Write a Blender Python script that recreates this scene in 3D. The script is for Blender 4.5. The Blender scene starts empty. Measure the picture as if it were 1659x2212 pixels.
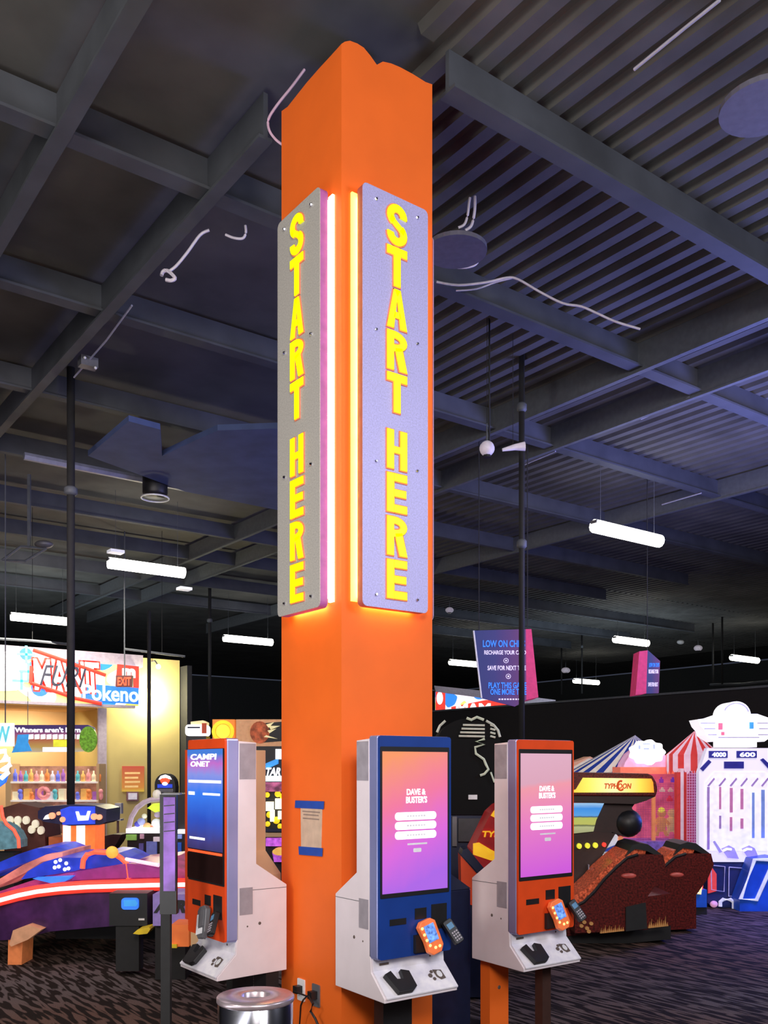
import bpy, bmesh, math, random
from mathutils import Vector, Matrix
random.seed(7)
SC = bpy.context.scene
COL = SC.collection

# ------------------------------------------------------------------ camera
FPX, CXP, HYP = 1990.0, 829.5, 1655.0
CAM = Vector((-2.673, -3.957, 1.6))
CC, SS = 0.8019, 0.5974
YAW = -math.atan2(SS, CC)
cd = bpy.data.cameras.new('camera'); cam = bpy.data.objects.new('camera', cd); COL.objects.link(cam)
cam.location = CAM; cam.rotation_euler = (math.pi / 2, 0, YAW)
cd.sensor_fit = 'HORIZONTAL'; cd.sensor_width = 36; cd.lens = FPX / 1659 * 36
cd.shift_y = (HYP - 1106) / 1659; cd.clip_end = 200
SC.camera = cam
# ------------------------------------------------------------------ world, exposure
w = bpy.data.worlds.new('world'); SC.world = w; w.use_nodes = True
w.node_tree.nodes['Background'].inputs[0].default_value = (.35, .4, .6, 1)
w.node_tree.nodes['Background'].inputs[1].default_value = .10
SC.view_settings.view_transform = 'Standard'; SC.view_settings.look = 'None'
SC.view_settings.exposure = 0.0; SC.view_settings.gamma = 1; SC.view_settings.use_curve_mapping = False
# ------------------------------------------------------------------ large lights (unseen hall lamps, plus washes added to lift dark areas)
def area(name, loc, size, power, color, target=None, rot=None, sizey=None):
    l = bpy.data.lights.new(name, 'AREA'); l.energy = power; l.color = color
    l.shape = 'RECTANGLE'; l.size = size; l.size_y = sizey or size
    o = bpy.data.objects.new(name, l); COL.objects.link(o); o.location = loc
    if target is not None:
        o.rotation_euler = (Vector(target) - Vector(loc)).to_track_quat('-Z', 'Y').to_euler()
    elif rot: o.rotation_euler = rot
    return o
area('hall_lamp_behind', (-3.6, -6.2, 4.4), 1.6, 300, (1, .93, .86), (0.2, 0, 2.6))
area('hall_lamp_left', (-6.0, -0.6, 4.2), 1.4, 125, (1, .93, .80), (0.0, .3, 2.4))
area('hall_lamp_right', (3.2, -5.2, 4.3), 1.4, 110, (.86, .88, 1), (0.5, 0, 2.2))
area('hall_lamp_front', (-1.2, -5.5, 3.0), 1.6, 60, (1, .95, .92), (0.3, 0, 1.2))
area('hall_wash_up', (-3.0, -1.0, 1.0), 2.5, 80, (.95, .93, .95), (-2.0, 1.5, 5.8))  # unseen upward fill added to brighten the ceiling
area('far_wash_left', (3.0, 16.0, 2.6), 2.5, 70, (.8, .95, 1), (4.0, 18, 5.8))  # unseen up-wash added for the far left ceiling
area('far_wash_right', (17.0, 12.0, 3.2), 3.0, 90, (.75, .9, 1), (17.0, 14.0, 5.8))  # unseen up-wash added for the far right ceiling
area('store_inside', (2.0, 13.4, 2.50), 1.6, 42, (1, .84, .58), (2.0, 14.2, 0.6), sizey=.6)
area('hall_wash_blue', (7.0, 0.2, 2.9), 2.4, 330, (.28, .32, 1), (5.5, 1.5, 5.8))
area('hall_wash_violet', (9.5, 3.5, 2.6), 1.6, 28, (.4, .4, 1), (8.5, 5.5, 5.8))
area('hall_floor_blue', (6.4, 1.0, 1.5), .9, 75, (.08, .14, 1), (5.9, .3, 0))
area('games_lamp_right', (5.2, 0.0, 4.2), 1.4, 60, (1, .85, .85), (7.8, 4.0, 1.0))
area('store_lamp', (1.8, 11.0, 4.2), 2.2, 150, (1, .92, .75), (2.0, 13.5, 1.6))
area('games_fill_left', (-1.5, 3.5, 4.2), 1.6, 75, (1, .85, .9), (-.8, 6.0, .6))  # unseen fill added to brighten the shaded left side

# ------------------------------------------------------------------ pixel -> place helpers
def ray(px, py):
    a = (px - CXP) / FPX; b = (HYP - py) / FPX
    return Vector((CC * a + SS, -SS * a + CC, b))
def at(px, py, d): return CAM + ray(px, py) * d
def onz(px, py, z): r = ray(px, py); return CAM + r * ((z - 1.6) / r.z)
def onx(px, py, x): r = ray(px, py); return CAM + r * ((x - CAM.x) / r.x)
def ony(px, py, y): r = ray(px, py); return CAM + r * ((y - CAM.y) / r.y)

# ------------------------------------------------------------------ materials
MATS = {}
def nd(nt, t, **kw):
    n = nt.nodes.new(t)
    for k, v in kw.items(): setattr(n, k, v)
    return n
def mat(name, col, rough=.55, metal=0, emit=0, var=.12, scale=18, bump=0, ecol=None, alpha=None, trans=0, spec=.5):
    if name in MATS: return MATS[name]
    m = bpy.data.materials.new(name); m.use_nodes = True; nt = m.node_tree
    b = nt.nodes['Principled BSDF']
    tc = nd(nt, 'ShaderNodeTexCoord'); nz = nd(nt, 'ShaderNodeTexNoise'); nz.inputs['Scale'].default_value = scale
    nz.inputs['Detail'].default_value = 4
    nt.links.new(tc.outputs['Object'], nz.inputs['Vector'])
    r = nd(nt, 'ShaderNodeValToRGB')
    r.color_ramp.elements[0].position = .3; r.color_ramp.elements[1].position = .7
    r.color_ramp.elements[0].color = tuple(max(0, c * (1 - var)) for c in col) + (1,)
    r.color_ramp.elements[1].color = tuple(min(1, c * (1 + var)) for c in col) + (1,)
    nt.links.new(nz.outputs['Fac'], r.inputs[0]); nt.links.new(r.outputs[0], b.inputs['Base Color'])
    b.inputs['Roughness'].default_value = rough; b.inputs['Metallic'].default_value = metal
    b.inputs['Specular IOR Level'].default_value = spec
    if emit:
        b.inputs['Emission Strength'].default_value = emit
        if ecol: b.inputs['Emission Color'].default_value = tuple(ecol) + (1,)
        else: nt.links.new(r.outputs[0], b.inputs['Emission Color'])
    if bump:
        bp = nd(nt, 'ShaderNodeBump'); bp.inputs['Strength'].default_value = bump; bp.inputs['Distance'].default_value = .01
        nt.links.new(nz.outputs['Fac'], bp.inputs['Height']); nt.links.new(bp.outputs[0], b.inputs['Normal'])
    if trans: b.inputs['Transmission Weight'].default_value = trans
    if alpha is not None: b.inputs['Alpha'].default_value = alpha
    MATS[name] = m; return m
def grad(name, stops, axis='Z', strength=1.0, mix=.0, rough=.3, diag=0.0):
    """a glowing surface whose picture is a colour gradient"""
    if name in MATS: return MATS[name]
    m = bpy.data.materials.new(name); m.use_nodes = True; nt = m.node_tree; b = nt.nodes['Principled BSDF']
    tc = nd(nt, 'ShaderNodeTexCoord'); sp = nd(nt, 'ShaderNodeSeparateXYZ')
    nt.links.new(tc.outputs['Generated'], sp.inputs[0])
    ma = nd(nt, 'ShaderNodeMath', operation='MULTIPLY_ADD'); ma.inputs[1].default_value = -diag
    nt.links.new(sp.outputs['X'], ma.inputs[0]); nt.links.new(sp.outputs[axis], ma.inputs[2])
    nz = nd(nt, 'ShaderNodeTexNoise'); nz.inputs['Scale'].default_value = 5
    nt.links.new(tc.outputs['Generated'], nz.inputs['Vector'])
    mb = nd(nt, 'ShaderNodeMath', operation='MULTIPLY_ADD'); mb.inputs[1].default_value = mix
    nt.links.new(nz.outputs['Fac'], mb.inputs[0]); nt.links.new(ma.outputs[0], mb.inputs[2])
    r = nd(nt, 'ShaderNodeValToRGB'); cr = r.color_ramp
    while len(cr.elements) < len(stops): cr.elements.new(.5)
    for e, (p, c) in zip(cr.elements, stops): e.position = p; e.color = tuple(c) + (1,)
    nt.links.new(mb.outputs[0], r.inputs[0])
    nt.links.new(r.outputs[0], b.inputs['Emission Color']); b.inputs['Emission Strength'].default_value = strength
    b.inputs['Base Color'].default_value = (.02, .02, .02, 1); b.inputs['Roughness'].default_value = rough
    MATS[name] = m; return m
def patchy(name, cols, scale, strength=1.0, stretch=(1, 1, 1)):
    """printed graffiti artwork: hard patches of colour"""
    if name in MATS: return MATS[name]
    m = bpy.data.materials.new(name); m.use_nodes = True; nt = m.node_tree; b = nt.nodes['Principled BSDF']
    tc = nd(nt, 'ShaderNodeTexCoord'); mp = nd(nt, 'ShaderNodeMapping'); mp.inputs['Scale'].default_value = stretch
    nt.links.new(tc.outputs['Object'], mp.inputs['Vector'])
    nz = nd(nt, 'ShaderNodeTexNoise'); nz.inputs['Scale'].default_value = scale; nz.inputs['Detail'].default_value = 1.5
    nt.links.new(mp.outputs[0], nz.inputs['Vector'])
    r = nd(nt, 'ShaderNodeValToRGB'); cr = r.color_ramp; cr.interpolation = 'CONSTANT'
    while len(cr.elements) < len(cols): cr.elements.new(.5)
    n = len(cols)
    for i, c in enumerate(cols):
        cr.elements[i].position = 0 if i == 0 else .34 + .32 * (i - 1) / max(1, n - 2); cr.elements[i].color = tuple(c) + (1,)
    nt.links.new(nz.outputs['Fac'], r.inputs[0]); nt.links.new(r.outputs[0], b.inputs['Base Color'])
    nt.links.new(r.outputs[0], b.inputs['Emission Color']); b.inputs['Emission Strength'].default_value = strength
    b.inputs['Roughness'].default_value = .5
    MATS[name] = m; return m
def carpet():
    m = bpy.data.materials.new('streaked_carpet'); m.use_nodes = True; nt = m.node_tree; b = nt.nodes['Principled BSDF']
    tc = nd(nt, 'ShaderNodeTexCoord')
    def layer(sx, sy, lo, hi, dist=0.0, off=0):
        mp = nd(nt, 'ShaderNodeMapping'); mp.inputs['Scale'].default_value = (sx, sy, 1); mp.inputs['Location'].default_value = (off, off, 0)
        nt.links.new(tc.outputs['Object'], mp.inputs['Vector'])
        n = nd(nt, 'ShaderNodeTexNoise'); n.inputs['Scale'].default_value = 1; n.inputs['Detail'].default_value = .3
        n.inputs['Distortion'].default_value = dist
        nt.links.new(mp.outputs[0], n.inputs['Vector'])
        r = nd(nt, 'ShaderNodeMapRange'); r.inputs[1].default_value = lo; r.inputs[2].default_value = hi
        nt.links.new(n.outputs['Fac'], r.inputs[0]); return r.outputs[0]
    a = layer(27, 5.0, .53, .60); c = layer(32, 3.2, .55, .62, 0, 9.3); g = layer(.55, .55, .35, .65, 0, 3)
    mx = nd(nt, 'ShaderNodeMath', operation='MAXIMUM'); nt.links.new(a, mx.inputs[0]); nt.links.new(c, mx.inputs[1])
    fine = nd(nt, 'ShaderNodeTexNoise'); fine.inputs['Scale'].default_value = 170; nt.links.new(tc.outputs['Object'], fine.inputs['Vector'])
    fm = nd(nt, 'ShaderNodeMath', operation='MULTIPLY'); nt.links.new(mx.outputs[0], fm.inputs[0]); nt.links.new(fine.outputs['Fac'], fm.inputs[1])
    ra = nd(nt, 'ShaderNodeValToRGB'); ra.color_ramp.elements[0].color = (.26, .15, .12, 1); ra.color_ramp.elements[1].color = (.24, .20, .20, 1)
    nt.links.new(g, ra.inputs[0])
    mixn = nd(nt, 'ShaderNodeMixRGB'); mixn.inputs[1].default_value = (.022, .016, .014, 1)
    nt.links.new(fm.outputs[0], mixn.inputs[0]); nt.links.new(ra.outputs[0], mixn.inputs[2])
    nt.links.new(mixn.outputs[0], b.inputs['Base Color']); b.inputs['Roughness'].default_value = .95
    b.inputs['Specular IOR Level'].default_value = .1
    bp = nd(nt, 'ShaderNodeBump'); bp.inputs['Strength'].default_value = .5; bp.inputs['Distance'].default_value = .01
    nt.links.new(fine.outputs['Fac'], bp.inputs['Height']); nt.links.new(bp.outputs[0], b.inputs['Normal'])
    return m

orange = mat('orange_paint', (.92, .155, .012), .62, scale=3, var=.05, bump=.05)
black = mat('black_plastic', (.012, .012, .014), .45)
matte = mat('matte_black', (.018, .018, .020), .8)
ceil_m = mat('ceiling_paint', (.090, .088, .086), .85, scale=2, var=.25)
beam_m = mat('beam_paint', (.062, .068, .085), .7, scale=3, var=.2)
pipe_m = mat('pipe_paint', (.10, .11, .13), .6)
white = mat('white_enamel', (.80, .72, .78), .5, scale=6, var=.05)
warmw = mat('warm_lit_enamel', (1, .62, .34), .6, scale=6, var=.03)  # warm light on the far kiosk put into its colour
blue = mat('blue_enamel', (.008, .045, .27), .4, scale=5)
redor = mat('red_orange_enamel', (.80, .075, .012), .4, scale=5)
silver = mat('brushed_silver', (.42, .46, .86), .32, .55, var=.2, scale=2)
chrome = mat('chrome', (.75, .76, .85), .10, 1.0, var=.05)
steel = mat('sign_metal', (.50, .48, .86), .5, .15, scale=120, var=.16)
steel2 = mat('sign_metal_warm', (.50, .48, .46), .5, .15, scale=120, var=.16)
edge_m = mat('sign_edge_metal', (.45, .22, .42), .5, .2)
yellow = mat('yellow_letter', (.85, .9, .0), .5, emit=.55, var=.03)
rimo = mat('orange_outline', (.9, .25, .12), .6, emit=.05)
led = mat('led_strip', (1, .85, .4), emit=30, ecol=(1, .66, .20))
tube_l = mat('tube_light', (1, 1, .95), emit=9, ecol=(1, .98, .86))
whitee = mat('lit_white', (.95, .95, 1), emit=1.1, var=.03)
whitep = mat('white_plastic', (.8, .8, .85), .4)
grey = mat('grey_metal', (.16, .16, .18), .5, .3)
tape = mat('grey_tape', (.34, .31, .36), .6)
bluetape = mat('blue_tape', (.006, .07, .42), .6)
paper = mat('beige_paper', (.62, .46, .34), .8)
ink = mat('dark_ink', (.12, .09, .08), .8)
cable = mat('pale_cable', (.62, .58, .70), .5)
red = mat('red_plastic', (.75, .03, .02), .4)
yel = mat('yellow_plastic', (.9, .65, .02), .4)
green = mat('green_plastic', (.25, .6, .05), .5)
navy = mat('navy_panel', (.008, .014, .05), .5)
brown = mat('dark_cabinet', (.030, .010, .008), .5)
glit = mat('red_glitter', (.11, .010, .008), .32, scale=60, var=.8)
glit2 = mat('bright_red_glitter', (.85, .10, .04), .3, emit=.18, scale=60, var=.8)
glowW = mat('wall_glow_white', (1, .96, .82), emit=3.2, ecol=(1, .93, .66))  # backlight on the column's left face, painted as a glowing colour
glowY = mat('wall_glow_yellow', (1, .9, .2), emit=1.5, ecol=(1, .86, .13))  # same painted backlight for the right face, yellower
pinkm = mat('pink_panel', (.85, .22, .30), .5, emit=.30)
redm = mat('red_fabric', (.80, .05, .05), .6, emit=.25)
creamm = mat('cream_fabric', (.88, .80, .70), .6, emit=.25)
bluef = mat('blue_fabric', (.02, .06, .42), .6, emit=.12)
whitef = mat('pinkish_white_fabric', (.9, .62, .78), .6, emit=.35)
wallm = mat('yellow_wall', (.55, .44, .17), .8, scale=2, var=.06)
tan = mat('tan_wall', (.70, .46, .24), .8, scale=2, var=.06)
lav = mat('lavender_trim', (.42, .36, .44), .7)
whole = mat('hole_dark', (.02, .01, .02), .7)

# ------------------------------------------------------------------ object helpers
def tag(o, label=None, cat=None, group=None, kind=None):
    if label: o['label'] = label
    if cat: o['category'] = cat
    if group: o['group'] = group
    if kind: o['kind'] = kind
    return o
def thing(name, label, cat, loc=(0, 0, 0), rot=0, group=None):
    o = bpy.data.objects.new(name, None); COL.objects.link(o); o.location = loc; o.rotation_euler = (0, 0, rot)
    o.empty_display_size = .1
    return tag(o, label, cat, group)
def ell(cx, cy, rx, ry, n=24, a0=0, a1=360):
    full = abs(a1 - a0) >= 360
    k = n if full else n + 1
    return [(cx + rx * math.cos(math.radians(a0 + (a1 - a0) * i / n)), cy + ry * math.sin(math.radians(a0 + (a1 - a0) * i / n))) for i in range(k)]
def rrect(x0, y0, x1, y1, r, n=4):
    pts = []
    for cx, cy, a in ((x1 - r, y1 - r, 0), (x0 + r, y1 - r, 90), (x0 + r, y0 + r, 180), (x1 - r, y0 + r, 270)):
        for i in range(n + 1):
            t = math.radians(a + 90 * i / n); pts.append((cx + r * math.cos(t), cy + r * math.sin(t)))
    return pts
class MB:
    def __init__(s): s.bm = bmesh.new()
    def box(s, x0, y0, z0, x1, y1, z1):
        vs = [s.bm.verts.new(p) for p in ((x0, y0, z0), (x1, y0, z0), (x1, y1, z0), (x0, y1, z0), (x0, y0, z1), (x1, y0, z1), (x1, y1, z1), (x0, y1, z1))]
        for f in ((0, 1, 2, 3), (4, 5, 6, 7), (0, 1, 5, 4), (1, 2, 6, 5), (2, 3, 7, 6), (3, 0, 4, 7)): s.bm.faces.new([vs[i] for i in f])
        return s
    def prism(s, pts, a0, a1, axis='y'):
        mk = {'y': lambda p, a: (p[0], a, p[1]), 'x': lambda p, a: (a, p[0], p[1]), 'z': lambda p, a: (p[0], p[1], a)}[axis]
        A = [s.bm.verts.new(mk(p, a0)) for p in pts]; B = [s.bm.verts.new(mk(p, a1)) for p in pts]
        n = len(pts); s.bm.faces.new(A); s.bm.faces.new(B[::-1])
        for i in range(n): s.bm.faces.new((A[i], A[(i + 1) % n], B[(i + 1) % n], B[i]))
        return s
    def lathe(s, prof, c=(0, 0, 0), n=24, M=None):
        """profile (r,z) turned about z at c"""
        rings = []
        for r, z in prof:
            if r < 1e-5: rings.append([s.bm.verts.new((c[0], c[1], c[2] + z))])
            else: rings.append([s.bm.verts.new((c[0] + r * math.cos(2 * math.pi * i / n), c[1] + r * math.sin(2 * math.pi * i / n), c[2] + z)) for i in range(n)])
        for A, B in zip(rings, rings[1:]):
            for i in range(n):
                j = (i + 1) % n
                if len(A) == 1 and len(B) > 1: s.bm.faces.new((A[0], B[i], B[j]))
                elif len(B) == 1 and len(A) > 1: s.bm.faces.new((A[i], A[j], B[0]))
                elif len(A) > 1: s.bm.faces.new((A[i], A[j], B[j], B[i]))
        for R in (rings[0], rings[-1]):
            if len(R) > 1 and len(prof) > 1 and prof[0] != prof[-1]: s.bm.faces.new(R)
        return s
    def ball(s, c, r, sc=(1, 1, 1), u=14, v=9):
        M = Matrix.Translation(Vector(c)) @ Matrix.Diagonal(Vector((r * sc[0], r * sc[1], r * sc[2], 1)))
        bmesh.ops.create_uvsphere(s.bm, u_segments=u, v_segments=v, radius=1, matrix=M); return s
    def tube(s, pts, r, n=7, r1=None):
        pts = [Vector(p) for p in pts]; rings = []
        up = Vector((0, 0, 1))
        for i, p in enumerate(pts):
            d = (pts[min(i + 1, len(pts) - 1)] - pts[max(i - 1, 0)]).normalized()
            if abs(d.dot(up)) > .98: up = Vector((1, 0, 0)) if abs(d.x) < .9 else Vector((0, 1, 0))
            a = d.cross(up).normalized(); b = d.cross(a).normalized()
            rr = r if r1 is None else r + (r1 - r) * i / (len(pts) - 1)
            rings.append([s.bm.verts.new(p + (a * math.cos(2 * math.pi * k / n) + b * math.sin(2 * math.pi * k / n)) * rr) for k in range(n)])
        for A, B in zip(rings, rings[1:]):
            for k in range(n): s.bm.faces.new((A[k], A[(k + 1) % n], B[(k + 1) % n], B[k]))
        s.bm.faces.new(rings[0][::-1]); s.bm.faces.new(rings[-1]); return s
    def text(s, txt, x0, x1, z0, z1, y, th=.004, face='Y', shear=0, bold=0):
        cu = bpy.data.curves.new('t', 'FONT'); cu.body = txt; cu.size = 1; cu.extrude = 0; cu.offset = bold; cu.resolution_u = 3
        o = bpy.data.objects.new('t', cu); COL.objects.link(o)
        dg = bpy.context.evaluated_depsgraph_get(); me = bpy.data.meshes.new_from_object(o.evaluated_get(dg))
        bpy.data.objects.remove(o); bpy.data.curves.remove(cu)
        xs = [v.co.x for v in me.vertices]; ys = [v.co.y for v in me.vertices]
        ax, bx, ay, by = min(xs), max(xs), min(ys), max(ys)
        def mp(v, w):
            fx = (v.co.x - ax) / (bx - ax); fy = (v.co.y - ay) / max(1e-6, by - ay)
            u = x0 + fx * (x1 - x0) + shear * fy * (z1 - z0); vv = z0 + fy * (z1 - z0)
            return (u, y - w, vv) if face == 'Y' else (y - w, -u, vv)
        top = [s.bm.verts.new(mp(v, th)) for v in me.vertices]
        bot = [s.bm.verts.new(mp(v, 0)) for v in me.vertices]
        cnt = {}
        for p in me.polygons:
            try: s.bm.faces.new([top[i] for i in p.vertices])
            except ValueError: pass
            for e in p.edge_keys: cnt[e] = cnt.get(e, 0) + 1
        for (a, b), k in cnt.items():
            if k == 1: s.bm.faces.new((top[a], top[b], bot[b], bot[a]))
        bpy.data.meshes.remove(me); return s
    def build(s, name, m, parent=None, world=False, label=None, bevel=0, smooth=False):
        bmesh.ops.recalc_face_normals(s.bm, faces=s.bm.faces)
        if world and parent is not None:
            s.bm.transform((Matrix.Translation(parent.location) @ parent.rotation_euler.to_matrix().to_4x4()).inverted())
        me = bpy.data.meshes.new(name); s.bm.to_mesh(me); s.bm.free()
        if smooth:
            for p in me.polygons: p.use_smooth = True
        for mm in (m if isinstance(m, list) else [m]): me.materials.append(mm)
        o = bpy.data.objects.new(name, me); COL.objects.link(o)
        if parent is not None: o.parent = parent
        if label: o['label'] = label
        if bevel:
            bv = o.modifiers.new('bevel', 'BEVEL'); bv.width = bevel; bv.segments = 2; bv.limit_method = 'ANGLE'
        return o
    def top(s, name, m, label, cat, group=None, origin=None, **kw):
        """a thing that is one mesh, origin put at its base"""
        bmesh.ops.recalc_face_normals(s.bm, faces=s.bm.faces)
        xs = [v.co for v in s.bm.verts]
        if origin is None:
            origin = Vector(((min(v.x for v in xs) + max(v.x for v in xs)) / 2, (min(v.y for v in xs) + max(v.y for v in xs)) / 2, min(v.z for v in xs)))
        s.bm.transform(Matrix.Translation(-Vector(origin)))
        o = s.build(name, m, **kw); o.location = origin
        return tag(o, label, cat, group)
class Fr:
    """a thing standing d metres out, its own axes square to the view direction; lengths come out in metres"""
    def __init__(s, name, label, cat, px, d, rot=0, group=None):
        b = at(px, HYP, d); s.d = d; s.x0 = (px - CXP) / FPX * d
        s.o = thing(name, label, cat, (b.x, b.y, 0), YAW, group)
    def x(s, px, y=0): return (px - CXP) / FPX * (s.d + y) - s.x0
    def z(s, py, y=0): return 1.6 + (HYP - py) / FPX * (s.d + y)
    def P(s, pts, y=0): return [(s.x(a, y), s.z(b, y)) for a, b in pts]
    def V(s, px, py, y=0): return (s.x(px, y), y, s.z(py, y))
    def poly(s, name, pts, y0, y1, m, parent=None, **kw):
        return MB().prism(s.P(pts, y0), y0, y1).build(name, m, parent or s.o, **kw)
    def rect(s, name, x0, y0, x1, y1, a, b, m, parent=None, **kw):
        return s.poly(name, [(x0, y0), (x1, y0), (x1, y1), (x0, y1)], a, b, m, parent, **kw)
    def text(s, name, t, x0, y0, x1, y1, y, m, parent=None, shear=0, bold=0, **kw):
        return MB().text(t, s.x(x0, y), s.x(x1, y), s.z(y1, y), s.z(y0, y), y, .008, shear=shear, bold=bold).build(name, m, parent or s.o, **kw)
def struct(o): o['kind'] = 'structure'; return o

# ================================================================== SETTING
struct(MB().box(-9, -9, -.1, 30, 34, 0).build('floor', carpet()))
# corrugated deck on the right of the column, plain deck on the left
Z0 = 5.64
m = MB()
m.box(-9, -9, Z0 + .05, 30, 34, Z0 + .2)
for y0, y1, xs in ((-9, 0, .5), (0, 1.67, .7), (1.67, 3.68, 1.9), (3.68, 5.7, 3.1), (5.7, 7.75, 4.3), (7.75, 9.93, 5.5), (9.93, 14, 8), (14, 20, 11.5)):
    x = xs
    while x < 26:
        m.prism([(x, Z0 + .06), (x + .03, Z0), (x + .12, Z0), (x + .15, Z0 + .06)], y0, y1, 'y'); x += .20
struct(m.build('ceiling', ceil_m))
far = mat('far_wall_paint', (.05, .055, .06), .9)
struct(MB().box(-9, 34, 0, 30, 34.2, Z0).build('wall_back', far))
struct(MB().box(30, -9, 0, 30.2, 34, Z0).build('wall_far_right', far))
struct(MB().box(-9.2, -9, 0, -9, 34, Z0).build('wall_left', far))
struct(MB().box(-9, -9.2, 0, 30, -9, Z0).build('wall_front', far))
# partition wall behind the games on the right
struct(MB().box(12.5, -6, 0, 12.7, 24, 3.0).build('wall_right', mat('partition_black', (.014, .012, .015), .85)))
struct(MB().box(12.44, -6, 2.99, 12.5, 24, 3.03).build('trim_1', pipe_m))
# beams
def ibeam(n, axis, c, z, a0, a1, w=.13, h=.40, mt=beam_m):
    P = [(c - w / 2, z), (c + w / 2, z), (c + w / 2, z + .02), (c + .015, z + .02), (c + .015, z + h), (c - .015, z + h), (c - .015, z + .02), (c - w / 2, z + .02)]
    struct(MB().prism(P, a0, a1, axis).build('trim_%d' % n, mt))
i = 2
for c, a0, a1, ww in ((0, .72, 11, .13), (1.67, -4, 22, .14), (3.68, -4, 24, .13), (5.7, -2, 24, .11), (7.75, -2, 14, .08), (9.93, -2, 14, .08), (11.75, -2, 20, .07), (14.0, -2, 20, .07), (16.35, -2, 20, .07), (-2.1, -8, 12, .13)):
    ibeam(i, 'x', c, 5.4, a0, a1, ww, .24); i += 1
for c, a0, a1, ww in ((-.93, -3, 9, .10), (.06, .9, 9.5, .09), (4.55, -2, 20, .06), (5.5, -2, 20, .05), (8.9, -2, 20, .05)):
    ibeam(i, 'y', c, 5.36, a0, a1, ww, .28, pipe_m if ww < .07 else beam_m); i += 1

# ================================================================== COLUMN
col = thing('column', 'tall square orange column carrying the lit metal signs', 'column', (0, 0, 0))
L = [(621, 231), (662, 179), (690, 147), (715, 120)]
Rr = [(745, 90), (756, 88), (772, 94), (786, 103), (800, 120), (814, 140), (827, 133), (845, 137), (864, 145), (892, 160), (919, 177)]
bm = MB()
ringL = [(0, .61, 5.34)] + [tuple(onx(a, b, 0)) for a, b in L] + [(0, 0, 5.34)]
ringR = [tuple(ony(a, b, 0)) for a, b in Rr] + [(.61, 0, 5.40)]
topv = [bm.bm.verts.new(p) for p in ringL + ringR + [(.61, .61, 5.34)]]
botv = [bm.bm.verts.new((p[0], p[1], 0)) for p in ringL + ringR + [(.61, .61, 5.34)]]
n = len(topv)
for k in range(n): bm.bm.faces.new((topv[k], topv[(k + 1) % n], botv[(k + 1) % n], botv[k]))
bm.bm.faces.new(botv)
bm.build('painted_casing', orange, col)
MB().box(.32, .32, 4.9, .56, .56, 5.64).build('steel_core', ceil_m, col)

# -- lit START HERE signs
def letter(ch, cx, zt, wd, h, t):
    """strokes for one block letter: list of polygons in (u,v)"""
    x0, x1, z1, z0 = cx - wd / 2, cx + wd / 2, zt, zt - h
    zm = (z0 + z1) / 2; P = []
    def q(*p): P.append(list(p))
    def bar(a, b, c, d): q((a, b), (c, b), (c, d), (a, d))
    if ch == 'T': bar(x0, z1 - t, x1, z1); bar(cx - t / 2, z0, cx + t / 2, z1 - t)
    elif ch == 'E':
        bar(x0, z0, x0 + t * 1.05, z1); bar(x0 + t, z1 - t * .95, x1, z1); bar(x0 + t, zm - t * .45, x1 - t * .12, zm + t * .45); bar(x0 + t, z0, x1, z0 + t * .95)
    elif ch == 'H': bar(x0, z0, x0 + t, z1); bar(x1 - t, z0, x1, z1); bar(x0 + t, zm - t * .4, x1 - t, zm + t * .4)
    elif ch == 'A':
        q((x0, z0), (x0 + t, z0), (cx, z1 - t * .9), (cx + t * .5, z1), (cx - t * .5, z1)); q((x1, z0), (x1 - t, z0), (cx, z1 - t * .9), (cx - t * .5, z1), (cx + t * .5, z1))
        q((cx - t * .6, z0 + h * .27), (cx + t * .6, z0 + h * .27), (cx + t * .4, z0 + h * .42), (cx - t * .4, z0 + h * .42))
    elif ch == 'R':
        bar(x0, z0, x0 + t, z1)
        zb = z1 - h * .52; rr = (x1 - x0 - t); hh = (z1 - zb) / 2; zc = (z1 + zb) / 2
        o = ell(x0 + t, zc, rr, hh, 10, -90, 90); i_ = ell(x0 + t, zc, rr - t, hh - t * .85, 10, 90, -90)
        for k in range(10): q(o[k], o[k + 1], i_[9 - k], i_[10 - k])
        q((x1 - t * 1.1, z0), (x1 + t * .05, z0), (cx + t * .75, zb + t * .6), (cx - t * .35, zb + t * .4))
    elif ch == 'S':
        c1, c2 = z1 - h * .27, z0 + h * .27; rx = wd / 2; ry = h * .27 + t * .12
        def arc(cz, a0, a1):
            o = ell(cx, cz, rx, ry, 14, a0, a1); i_ = ell(cx, cz, rx - t, ry - t * .95, 14, a0, a1)
            for k in range(14): q(o[k], o[k + 1], i_[k + 1], i_[k])
        arc(c1, -5, 235); arc(c2, -185, 55)
        q((cx - rx * .62, zm + t * 1.05), (cx - rx * .80, zm + t * .35), (cx + rx * .62, zm - t * 1.05), (cx + rx * .80, zm - t * .35))
    return P
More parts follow.
